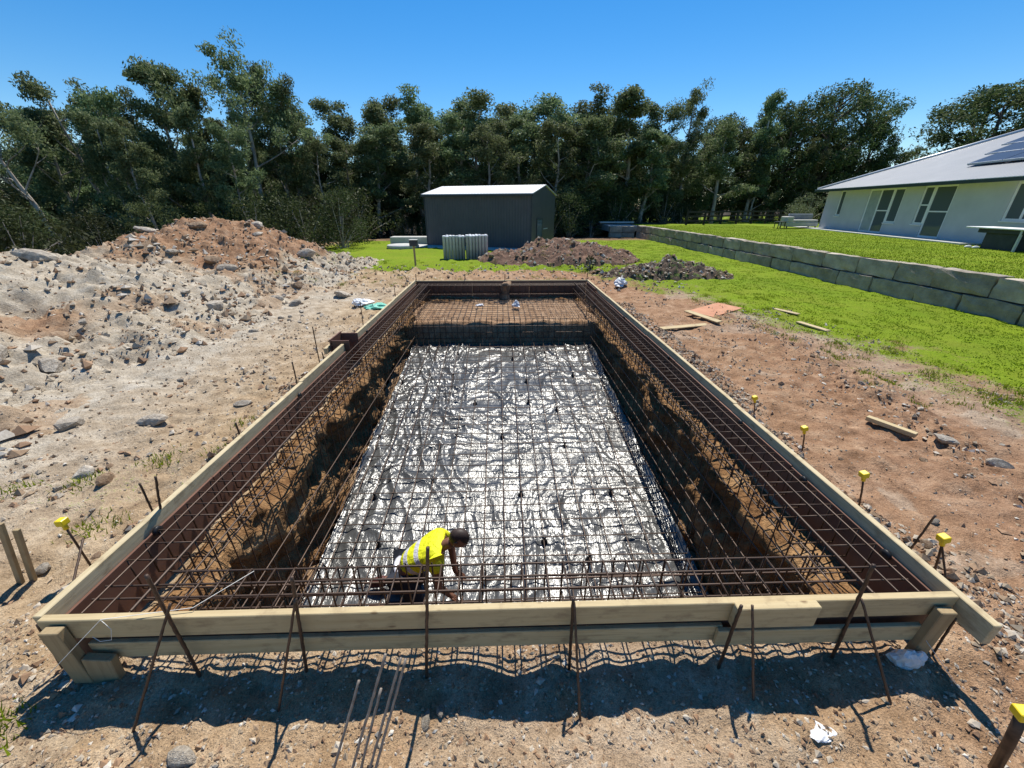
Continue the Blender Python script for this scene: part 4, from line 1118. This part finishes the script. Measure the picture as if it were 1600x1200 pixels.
# ================================================================== SANDSTONE WALL
wall = tag(empty('retaining_wall', (WX, 20, 0)), 'long two course sandstone block wall holding up the terrace lawn', 'wall')
def block(x0, x1, y0, y1, z0, z1, parent, seed, name='sandstone_block'):
    bm = bmesh.new(); bmesh.ops.create_cube(bm, size=1)
    bmesh.ops.subdivide_edges(bm, edges=bm.edges[:], cuts=3, use_grid_fill=True)
    c0 = Vector(((x0 + x1) / 2, (y0 + y1) / 2, (z0 + z1) / 2)); sz = Vector((x1 - x0, y1 - y0, z1 - z0))
    co = np.array([v.co for v in bm.verts]) * np.array(sz)
    W_ = co + np.array(c0)
    nn_ = np.stack([fbm(W_[:, 0] * 5 + 3 * k + seed, W_[:, 1] * 5, W_[:, 2] * 5 + 7 * k, o=3) for k in range(3)], 1)
    ed_ = (np.abs(np.array([v.co for v in bm.verts])) > .49).sum(1)
    co = co + nn_ * .022 - np.sign(co) * (ed_ >= 2)[:, None] * .012
    for v, c_ in zip(bm.verts, co): v.co = c_
    me = bpy.data.meshes.new(name); bm.to_mesh(me); bm.free(); me.materials.append(M['sandstone'])
    return link(name, me, parent, c0 - parent.location)
rr = random.Random(9)
for course, (z0, z1) in enumerate(((-.25, .395), (.41, .885))):
    y = -6 + .7 * course; s_ = 0
    while y < 33.6:
        L = rr.uniform(1.05, 1.55); ye = min(y + L, 34.2)
        block(WX + rr.uniform(-.02, .03) + .05 * course, WX + .48, y + .008, ye - .008, z0, z1 + (rr.uniform(-.012, .02) if course else 0), wall, s_ * 7 + course * 100); s_ += 1
        y = ye
rw = tag(empty('return_wall', (9.8, 34.4, 0)), 'low dark stone wall turning left at the far end of the terrace', 'wall')
for i in range(2):
    for z0, z1 in ((-.4, .30), (.31, .80)):
        block(9.0 + 1.05 * i, 9.0 + 1.05 * (i + 1) - .01, 34.25, 34.7, z0, z1, rw, 300 + i * 9 + int(z1 * 10))
tag(MB().box(9.0, 11.6, 34.75, 40, .4, .83).build('paved_pad', M['concrete'], None), kind='structure')
tag(MB().box(-1.5, 1.5, -.25, .25, 0, .12).build('pale_beam', M['concrete'], None, bevel=.01, loc=(10.2, 36.9, .95)), 'pale beam lying beyond the far end of the terrace wall', 'beam')

# ================================================================== HOUSE
E1 = Vector((-.19789, -.98022, 0)); HA = Vector((22.49, 29.17, TZ))
house = tag(empty('house', HA, math.atan2(E1.y, E1.x)), 'single storey grey white house with hipped metal roof on the terrace', 'house')
LH, DH, WH = 22.0, 13.0, 2.5
ops = [(1.5, 2.05, .87, 2.38), (4.40, 6.42, .06, 2.34), (6.42, 7.25, .62, 2.34), (8.50, 9.15, .63, 2.36), (9.15, 10.42, .06, 2.36), (13.1, 14.5, .93, 2.32), (17, 18.6, .93, 2.32)]
m = MB(); s0 = 0.0
for a, b, z0, z1 in ops:
    if a > s0 + .001: m.box(s0, a, 0, .2, -.3, WH)
    m.box(a, b, 0, .2, -.3, z0); m.box(a, b, 0, .2, z1, WH); s0 = b
m.box(s0, LH, 0, .2, -.3, WH)
m.build('front_wall', M['render'], house)
m = MB(); m.box(0, .2, .2, DH, -.3, WH); m.box(LH - .2, LH, .2, DH, -.3, WH); m.box(.2, LH - .2, DH - .2, DH, -.3, WH)
m.build('side_wall', M['render'], house)
MB().box(.2, LH - .2, .2, DH - .2, -.28, -.05).build('floor_slab', M['concrete'], house)
MB().box(.2, LH - .2, 3.0, 3.1, -.05, WH - .05).build('inner_wall', M['dark_panel'], house)
def window(a, b, z0, z1, mull, rails, name, panes='glass', pale=()):
    fw, y0, y1 = .085, .03, .10
    m = MB(); m.box(a, a + fw, y0, y1, z0, z1); m.box(b - fw, b, y0, y1, z0, z1)
    m.box(a + fw, b - fw, y0, y1, z1 - fw, z1); m.box(a + fw, b - fw, y0, y1, z0, z0 + fw)
    for x in mull: m.box(x - fw / 2, x + fw / 2, y0, y1, z0 + fw, z1 - fw)
    xs_ = [a + fw] + [v for x in mull for v in (x - fw / 2, x + fw / 2)] + [b - fw]
    f = m.build(name, M['white_paint'], house, bevel=.006)
    for i in range(0, len(xs_), 2):
        u, v = xs_[i], xs_[i + 1]; zs = [z0 + fw] + [q for r_ in (rails if i // 2 not in pale else ()) for q in (r_ - .03, r_ + .03)] + [z1 - fw]
        for j in range(0, len(zs), 2):
            MB().box(u - .005, v + .005, .06, .072, zs[j] - .005, zs[j + 1] + .005).build('pane', M['glass_pale' if i // 2 in pale else 'glass'], f)
        for r_ in rails if i // 2 not in pale else ():
            MB().box(u, v, y0 + .005, y1 - .005, r_ - .03, r_ + .03).build('glazing_bar', M['white_paint'], f)
    MB().box(a - .03, b + .03, -.045, .03, z0 - .05, z0 - .002).build('sill', M['white_paint'], f, bevel=.006)
window(1.5, 2.05, .87, 2.38, [], [], 'window')
window(4.40, 6.42, .06, 2.34, [5.40], [1.22], 'sliding_door', pale=(0,))
window(6.42, 7.25, .62, 2.34, [], [], 'window')
window(8.50, 9.15, .63, 2.36, [], [1.5], 'window')
window(9.15, 10.42, .06, 2.36, [], [1.22], 'glass_door')
window(13.1, 14.5, .93, 2.32, [13.8], [], 'window')
window(17, 18.6, .93, 2.32, [17.8], [], 'window')
# hipped roof
tp = math.tan(R(22.6)); ov = .5; EZ = WH - .02
hw = DH / 2 + ov; RZ = EZ + hw * tp
pts = [(-ov, -ov, EZ), (LH + ov, -ov, EZ), (LH + ov, DH + ov, EZ), (-ov, DH + ov, EZ), (-ov + hw, DH / 2, RZ), (LH + ov - hw, DH / 2, RZ)]
rf = MB().add(pts + [(x, y, z - .06) for x, y, z in pts[:4]], [(0, 1, 5, 4), (1, 2, 5), (2, 3, 4, 5), (3, 0, 4), (6, 9, 8, 7), (0, 6, 7, 1), (1, 7, 8, 2), (2, 8, 9, 3), (3, 9, 6, 0)]).build('roof', M['roof'], house)
for a, b in ((0, 4), (3, 4), (1, 5), (2, 5), (4, 5)):
    MB().tube([Vector(pts[a]) + Vector((0, 0, .03)), Vector(pts[b]) + Vector((0, 0, .03))], .09, 6).build('ridge_cap', M['hipcap'], rf, True)
for x0, x1, y0, y1 in ((-ov - .12, LH + ov + .12, -ov - .12, -ov - .005), (-ov - .12, -ov - .005, -ov, DH + ov)):
    g_ = MB().box(x0, x1, y0, y1, EZ - .16, EZ - .03).build('gutter', M['gutter'], house)
    MB().box(x0, x1, y0, y1, EZ - .028, EZ - .004).build('gutter_lip', M['hipcap'], g_)
MB().box(-ov + .01, LH + ov - .01, -ov + .01, -.002, EZ - .12, EZ - .075).build('eave_lining', M['white_paint'], house)
# solar panels (two rows)
for j in range(3):
    for i in range(5):
        d0 = .95 + j * 1.08; s0 = (9.1, 8.35, 7.6)[j] + i * 1.72 - (0 if j < 2 else 0)
        pn = MB().box(0, 1.68, 0, 1.10, 0, .04).build('solar_panel', M['solar'], rf, bevel=.004)
        pn.location = (s0, d0, EZ + (d0 + ov) * tp + .12); pn.rotation_euler = (R(22.6), 0, 0)
        fr = MB()
        for q in ((0, 1.68, -.02, .0), (0, 1.68, 1.10, 1.12)): fr.box(q[0], q[1], q[2], q[3], -.01, .05)
        fr.build('panel_frame', M['hipcap'], pn)
for s_, d_ in ((9.2, 1.0),):
    rl = MB().box(-.1, 8.6, 0, .05, 0, .05).build('panel_rail', M['hipcap'], rf); rl.location = (s_, d_ - .05, EZ + (d_ + ov) * tp + .06)
# path along the house
o = MB().box(-3.2, 12.95, -.9, -.002, -.25, .06).build('house_path', M['white_paint'], None, bevel=.01, loc=HA); o.rotation_euler = (0, 0, math.atan2(E1.y, E1.x)); o.data.materials.clear(); o.data.materials.append(M['concrete']); tag(o, kind='structure')
o = MB().box(13.9, 20, -.9, -.002, -.25, .06).build('house_path', M['concrete'], None, bevel=.01, loc=HA); o.rotation_euler = (0, 0, math.atan2(E1.y, E1.x)); tag(o, kind='structure')
# sofa at the house corner
sf = tag(empty('outdoor_sofa', (21.2, 29.55, TZ), .0), 'low cream outdoor sofa with grey cushions at the far house corner', 'sofa')
MB().box(-1.05, 1.2, -.40, .45, .14, .42).build('base', M['sofa'], sf, bevel=.03)
MB().box(-.55, 1.18, -.36, .25, .422, .58).build('seat_cushion', M['sofa'], sf, bevel=.05)
MB().box(-1.05, -.60, -.38, .42, .424, .78).build('armrest', M['sofa'], sf, bevel=.04)
MB().box(-.58, 1.18, .26, .46, .425, .95).build('back_cushion', M['sofa_grey'], sf, bevel=.05)
for x in (-.98, 1.08):
    for y in (-.33, .35): MB().box(x, x + .06, y, y + .06, 0, .142).build('leg', M['dark_panel'], sf)
tb_ = tag(empty('side_table', (19.75, 29.3, TZ)), 'small dark side table left of the cream sofa', 'table')
MB().box(-.28, .28, -.25, .25, .40, .46).build('top', M['dark_panel'], tb_, bevel=.01)
for x in (-.25, .21):
    for y in (-.22, .18): MB().box(x, x + .04, y, y + .04, 0, .40).build('leg', M['dark_panel'], tb_)
# patio table near the right edge
pt = tag(empty('patio_table', (18.4, 14.5, TZ), math.atan2(E1.y, E1.x)), 'pale topped patio table on a dark panel base before the house', 'table')
MB().box(-1.45, 1.9, -.45, .45, .70, .745).build('top', M['white_paint'], pt, bevel=.008)
MB().box(-.65, .55, -.32, .30, .0, .55).build('base_panel', M['dark_panel'], pt, bevel=.01)
MB().box(-.95, .75, -.38, .38, .552, .698).build('under_shelf', M['dark_panel'], pt, bevel=.01)
for x in (.68, 1.7):
    for y in (-.4, .34): MB().box(x, x + .06, y, y + .06, 0, .70).build('leg', M['hipcap'], pt)
for dx, dy, lb in ((-.75, -.62, 'white shoe on the grass at the patio table, left of a pair'), (-.45, -.60, 'white shoe on the grass at the patio table, right of a pair')):
    p_ = Matrix.Rotation(math.atan2(E1.y, E1.x), 3, 'Z') @ Vector((dx, dy, 0))
    m = MB().lathe([(.05, 0), (.10, .02), (.095, .05), (.05, .09), (.02, .10)], 12)
    o = m.build('shoe', M['white_plastic'], None, True, loc=Vector((18.4, 14.5, TZ + .01)) + p_); o.scale = (1.5, .7, .9)
    tag(o, lb, 'shoe', 'pair of white shoes')

# ---- dark post and rail fences
def fence(a, b, n_, z0, label, h=1.2):
    a, b = Vector(a), Vector(b); root = tag(empty('rail_fence', (a.x, a.y, z0)), label, 'fence')
    d = b - a
    for i in range(n_ + 1):
        p = d * (i / n_); MB().box(p.x - .07, p.x + .07, p.y - .06, p.y + .06, -.3, h).build('post', M['fence'], root)
    ang = math.atan2(d.y, d.x)
    for z in (.38, .72, 1.06):
        for i in range(n_):
            p = d * (i / n_); o = MB().box(0, d.length / n_, -.095, -.062, -.06, .06).build('rail', M['fence'], root, loc=(p.x, p.y, z)); o.rotation_euler = (0, 0, ang)
fence((15.4, 34.6, 0), (29.0, 41.4, 0), 7, .80, 'dark post and rail fence at the far edge of the terrace lawn')
fence((3.5, 37.2, 0), (14.9, 37.5, 0), 5, -.15, 'dark post and rail fence low behind the mound and paved pad', 1.3)

# ================================================================== TREES
def leaves_mesh(name, centers, radii, count, lsize, mat, rng, droop=.5, flat=.7):
    cs = np.repeat(np.arange(len(centers)), count)
    k = len(cs)
    d = rng.normal(size=(k, 3)); d /= np.linalg.norm(d, axis=1)[:, None]
    rad = rng.random(k) ** .45
    p = np.array(centers)[cs] + d * (rad * np.array(radii)[cs])[:, None] * np.array([1, 1, flat])
    ax = rng.normal(size=(k, 3)); ax[:, 2] -= droop * 1.5; ax /= np.linalg.norm(ax, axis=1)[:, None]
    o = rng.normal(size=(k, 3)); sd = np.cross(ax, o); sd /= np.linalg.norm(sd, axis=1)[:, None]
    L = lsize * rng.uniform(.6, 1.4, k)[:, None]; W = L * rng.uniform(.28, .5, k)[:, None]
    V = np.stack([p - ax * L * .5, p + sd * W * .5 - ax * L * .05, p + ax * L * .5, p - sd * W * .5 + ax * L * .05], 1).reshape(-1, 3)
    return mesh_np(name, V, np.arange(4 * k).reshape(-1, 4), mat, False)
def gum_tree(seed, H=12.0, spread=3.2, lean=0.0, limbs=9, start=.38, lc=70, lsize=.30, airy=1.0, mat='leaf_gum', bark='bark', crad=.75):
    r = np.random.default_rng(seed); m = MB(); tips = []; rads = []
    n_ = 9; pts = []; off = np.zeros(2)
    for i in range(n_):
        f = i / (n_ - 1); off = off + r.normal(0, .10, 2) * H / 12
        pts.append(Vector((off[0] + lean * f * H * .35, off[1], f * H * .90 - .3)))
    r0 = .016 * H
    m.tube(pts, [r0 * (1 - .82 * i / (n_ - 1)) + (.3 * r0 if i == 0 else 0) for i in range(n_)], 8)
    def at(f):
        q = f * (n_ - 1); i = min(int(q), n_ - 2); return pts[i].lerp(pts[i + 1], q - i)
    az = r.uniform(0, 6.28)
    for j in range(limbs):
        f = start + (1 - start) * (j + r.uniform(0, .6)) / limbs; f = min(f, .98)
        az += 2.4 + r.normal(0, .35); L = spread * (1.05 - .65 * (f - start) / (1 - start)) * r.uniform(.65, 1.25)
        b = at(f); el = R(r.uniform(22, 58)); p = [b]
        dirv = Vector((math.cos(az) * math.cos(el), math.sin(az) * math.cos(el), math.sin(el)))
        for s in range(4):
            dirv = (dirv + Vector(r.normal(0, .18, 3)) + Vector((0, 0, .10))).normalized(); p.append(p[-1] + dirv * L / 4)
        rr_ = r0 * (.45 - .28 * f)
        m.tube(p, [rr_ * (1 - .2 * s) for s in range(5)], 5, False)
        tips.append(p[-1]); rads.append(crad * r.uniform(.7, 1.3))
        for s in (2, 3, 4):
            for _ in range(2 if s < 4 else 1):
                d2 = (dirv + Vector(r.normal(0, .8, 3)) + Vector((0, 0, .25))).normalized(); l2 = L * r.uniform(.22, .42)
                e = p[s] + d2 * l2; mid_ = p[s].lerp(e, .5) + Vector(r.normal(0, .05, 3))
                m.tube([p[s], mid_, e], [rr_ * .4, rr_ * .28, rr_ * .14], 4, False)
                if r.random() < airy: tips.append(e); rads.append(crad * r.uniform(.55, 1.15))
                if r.random() < airy * .6: tips.append(mid_ + Vector(r.normal(0, .25, 3))); rads.append(crad * r.uniform(.5, .9))
    for _ in range(4): tips.append(pts[-1] + Vector(r.normal(0, spread * .16, 3))); rads.append(crad * r.uniform(.7, 1.1))
    zmax = max(t_.z + .6 * q for t_, q in zip(tips, rads))
    tr = m.mesh('trunk', M[bark], True)
    cr = leaves_mesh('crown', [tuple(t_) for t_ in tips], rads, lc, lsize, M[mat], r)
    return tr, cr, zmax
def dense_tree(seed, H=12.0, rx=4.0, lc=220, lsize=.235, mat='leaf_dark', base=.12):
    r = np.random.default_rng(seed); m = MB()
    m.tube([(0, 0, -.4), (.1, .05, H * .25), (.0, .1, H * .6), (.1, 0, H * .85)], [.03 * H, .022 * H, .013 * H, .004 * H], 8)
    tips, rads = [], []
    for j in range(74):
        a = r.uniform(0, 6.28); f = r.uniform(base, .97); prof = math.sin(math.pi * min(1, (f - base) / (1 - base) * .86 + .12)) ** .6
        q = rx * prof * r.uniform(.45, 1.05)
        p = Vector((math.cos(a) * q, math.sin(a) * q, f * H)); tips.append(p); rads.append(rx * .21 * r.uniform(.7, 1.35))
        if j % 4 == 0: m.tube([(0, 0, max(.5, p.z - q * .8)), p * .6 + Vector((0, 0, p.z * .35)), p], [.008 * H, .005 * H, .002 * H], 4, False)
    zmax = max(t_.z + .6 * q for t_, q in zip(tips, rads))
    return m.mesh('trunk', M['bark_dark'], True), leaves_mesh('crown', [tuple(t_) for t_ in tips], rads, lc, lsize, M[mat], r, .3, .85), zmax
def shrub_mesh(seed, H, rx, mat, lc=110, lsize=.115, n_=28):
    r = np.random.default_rng(seed); m = MB(); tips, rads = [], []
    for j in range(n_):
        a = r.uniform(0, 6.28); f = r.uniform(.08, .95); q = rx * math.sin(math.pi * (f * .75 + .2)) * r.uniform(.3, 1)
        p = Vector((math.cos(a) * q, math.sin(a) * q, f * H)); tips.append(p); rads.append(rx * .32 * r.uniform(.7, 1.3))
        if j % 2 == 0: m.tube([(r.normal(0, .06), r.normal(0, .06), -.2), (p.x * .4, p.y * .4, p.z * .5), p], [.03, .02, .008], 4, False)
    return m.mesh('stem', M['bark'], True), leaves_mesh('foliage', [tuple(t_) for t_ in tips], rads, lc, lsize, M[mat], r, .3, .9), H
GUM = [gum_tree(100 + i, 12, (3.0, 3.6, 2.6, 3.2, 2.8, 3.4)[i], 0, (12, 13, 11, 14, 12, 13)[i], (.20, .27, .22, .18, .30, .24)[i], 135, .205, .95) for i in range(6)]
AIRY = [gum_tree(200 + i, 12, (4.0, 3.6, 4.4)[i], (-.35, .1, -.5)[i], 9, .42, 125, .195, .8, crad=.78) for i in range(3)]
SLIM = [gum_tree(300 + i, 11, 1.9, .05, 12, .16, 120, .20, .9, crad=.66) for i in range(3)]
DENSE = [dense_tree(400 + i, 11.5, (3.6, 4.2, 3.9)[i]) for i in range(3)]
SHR = [shrub_mesh(500 + i, (2.6, 3.4, 2.0, 4.2)[i], (1.5, 1.7, 1.4, 1.8)[i], 'leaf_shrub') for i in range(4)]
SHL = [shrub_mesh(520, 2.4, 1.5, 'leaf_light'), shrub_mesh(521, .55, .35, 'leaf_shrub', 26, .07, 14)]
ALLT = []
def tree(kind, proto, x, y, h, label, group=None, name='gum_tree', cat='tree', z=None, rz=None, wide=1.0):
    tr, cr, zm = proto
    z = (float(ground_h(x, y)) if x < 11.5 or y > 75 else .6) if z is None else z
    o = empty(name, (x, y, z - .05), random.uniform(0, 6.28) if rz is None else rz)
    s = (h - z) / zm; o.scale = (s * wide, s * wide, s)
    link('trunk' if kind == 't' else 'stem', tr, o); link('crown' if kind == 't' else 'foliage', cr, o)
    ALLT.append((o, group))
    return tag(o, label, cat, group)
# named trees along the skyline: x, y, height of the top
G1 = 'gum trees of the left forest'; G2 = 'gum trees of the forest behind the shed'; G3 = 'dark trees of the right forest'
for x, y, h, pr, lb, w_ in [
    (-17.0, 31, 11.9, AIRY[1], 'tallest gum tree, with an open crown standing out of the left forest', 1.0),
    (-15.9, 33, 11.4, GUM[1], 'leafy gum tree just right of the tallest open crowned one', .8),
    (-21.4, 31, 10.6, GUM[3], 'second tallest gum tree of the left forest, bushy crown with bare limbs below', 1.0),
    (-25.9, 30, 9.5, AIRY[0], 'sparse gum tree with spindly bare branches in the left forest', 1.0),
    (-25.2, 25, 8.0, AIRY[2], 'leaning gum tree with a flat spreading crown at the left picture edge', 1.15),
    (18.1, 44, 12.9, AIRY[1], 'rounded open crowned gum tree above the far end of the terrace wall', .9),
    (28.5, 49, 13.3, SLIM[0], 'dark pointed tree, highest just left of the wide dark trees', 1.0),
    (36.0, 49, 13.9, DENSE[1], 'wide dark tree rising left of the house roof', 1.05)]:
    tree('t', pr, x, y, h, lb, w_ and None, z=None, wide=w_, rz=0.2)
for x, y, h in [(-28.5, 30, 8.0), (-26.7, 34, 10.0), (-20.7, 33, 9.9), (-15.3, 34, 10.2), (-15.0, 37, 8.2), (-24, 28, 8.6), (-19, 35, 9.4), (-31, 33, 8.4), (-18.6, 28, 7.8), (-22.8, 27, 7.2), (-13.2, 33, 7.6), (-28.5, 24, 6.6), (-32, 26, 7.6), (-16, 27, 6.8), (-20, 25, 6.4)]:
    tree('t', random.choice(GUM + SLIM[:1]), x, y, h, 'olive green gum tree growing in the left forest', G1)
for x, y, h in [(-13.3, 40, 10.6), (-11.4, 43, 11.4), (-9.4, 40, 10.2), (-7.2, 42, 11.9), (-5.0, 44, 11.4), (-2.2, 41, 11.0), (.6, 43, 11.2), (3.6, 43, 11.2), (6.3, 41, 11.4), (8.8, 42, 12.0), (11, 44, 11.2), (12.8, 42, 11.9), (15.3, 45, 11.6), (21.6, 43, 9.8), (-10.5, 37, 8.4), (-6, 36.5, 8.2), (-1, 37, 8.8), (4.5, 37.5, 8.6), (8, 39, 9.2), (13.5, 40, 8.6), (18.5, 44, 8.6), (10, 41, 8), (1.8, 39, 9.4), (-3.6, 38.5, 9.4), (-12.5, 36, 7.4)]:
    tree('t', random.choice(GUM + GUM + SLIM), x, y, h, 'grey green gum tree in the forest wall behind the shed', G2, wide=random.uniform(1.2, 1.6))
for x, y, h in [(25, 50, 11.2), (32.3, 50, 12.6), (40.5, 50, 13.4), (37, 53, 12.6), (33, 54, 12.8), (28.8, 52, 10.4), (41, 49, 11.0)]:
    tree('t', random.choice(DENSE), x, y, h, 'dark dense tree in the group left of the house roof', G3, 'dense_tree', wide=random.uniform(.9, 1.15))
tree('t', DENSE[0], 45.5, 41, 12.4, 'large dark rounded tree behind the right part of the house roof', None, 'dense_tree', wide=1.3)
tree('t', DENSE[2], 51, 39, 12.6, 'dark tree behind the house at the right picture edge', None, 'dense_tree', wide=1.3)
tree('t', DENSE[1], 48.2, 45, 12.8, 'dark tree between the two behind the right roof slope', None, 'dense_tree', wide=1.4)
# back rows closing the gaps
rr = random.Random(21)
for i in range(42):
    x = -46 + i * 2.15 + rr.uniform(-1, 1)
    y = rr.uniform(47, 58) if x > -12 else rr.uniform(36, 52)
    h = rr.uniform(7.6, 9.6) if x > -12 else rr.uniform(6.5, 8.8)
    tree('t', rr.choice(GUM + DENSE), x, y, h * y / 46, 'gum tree far back in the forest, half hidden by nearer ones', 'gum trees at the back of the forest')
for i in range(40):
    x = -46 + i * 1.75 + rr.uniform(-.8, .8); y = rr.uniform(44, 52) if x > -12 else rr.uniform(38, 46)
    tree('t', rr.choice(DENSE), x, y, rr.uniform(6, 8.2) * y / 46, 'low dark tree filling the depth of the forest', 'low dark trees deep in the forest', 'dense_tree', wide=rr.uniform(1.0, 1.35))
for i in range(12):
    tree('t', rr.choice(DENSE), 38 + i * 5 + rr.uniform(-1, 1), rr.uniform(60, 72), 7.6 + rr.uniform(-1, .6), 'low distant tree showing beyond the house roof', 'distant trees right')
# undergrowth
for i in range(48):
    x = rr.uniform(-31, -9.5); y = rr.uniform(23.5, 33)
    if x > -14 and y < 21: y += 5
    tree('s', rr.choice(SHR), x, y, float(ground_h(x, y)) + rr.uniform(1.6, 3.6), 'dull green shrub under the gum trees of the left forest', 'shrubs of the left forest', 'shrub', 'shrub')
for i in range(56):
    x = rr.uniform(-13, 20); y = rr.uniform(33.5, 41) if x < 8 else rr.uniform(39.2, 44)
    if -6 < x < 5 and y < 33.5: continue
    tree('s', rr.choice(SHR), x, y, float(ground_h(x, y)) + rr.uniform(1.6, 4.2), 'shrub at the foot of the forest behind the shed', 'shrubs behind the shed', 'shrub', 'shrub')
for i in range(26):
    x = rr.uniform(24, 46); y = rr.uniform(51, 56)
    tree('s', rr.choice(SHR), x, y, .7 + rr.uniform(1.2, 3.4), 'shrub under the dark trees behind the fence', 'shrubs behind the fence', 'shrub', 'shrub', z=.5)
for x, y, h, lb in [(-13.8, 17.5, 2.6, 'shrub rising right behind the left heap, nearest the camera'), (-17, 15, 2.6, 'shrub at the left picture edge behind the heap'), (-19.5, 13, 2.4, 'lowest shrub at the far left picture edge')]:
    tree('s', SHR[1], x, y, h, lb, None, 'shrub', 'shrub')
for i in range(16):
    x = rr.uniform(-28, -16.5); y = rr.uniform(12, 21)
    tree('s', rr.choice(SHR), x, y, float(ground_h(x, y)) + rr.uniform(2.4, 4.4), 'dense shrub in the thicket left of the spoil heap', 'thicket left of the heap', 'shrub', 'shrub')
tree('s', SHL[0], 25.2, 34.5, 3.3, 'pale green bush behind the far house corner', None, 'shrub', 'shrub', z=TZ)
tree('s', SHL[1], 3.45, 15.6, .62, 'small dark green plant at the edge of the turf heap', None, 'small_plant', 'plant')

ORD = 'first second third fourth fifth sixth seventh eighth ninth tenth eleventh twelfth thirteenth fourteenth fifteenth sixteenth seventeenth eighteenth nineteenth twentieth twenty-first twenty-second twenty-third twenty-fourth twenty-fifth'.split()
for g_, base in ((G1, 'olive green gum tree of the left forest, {} from the left'), (G2, 'grey green gum tree of the forest behind the shed, {} from the left'), (G3, 'dark dense tree in the group left of the house roof, {} from the left')):
    lst = sorted([o for o, g in ALLT if g == g_], key=lambda o: math.atan2(o.location.x, o.location.y))
    for i, o in enumerate(lst): o['label'] = base.format(ORD[i])
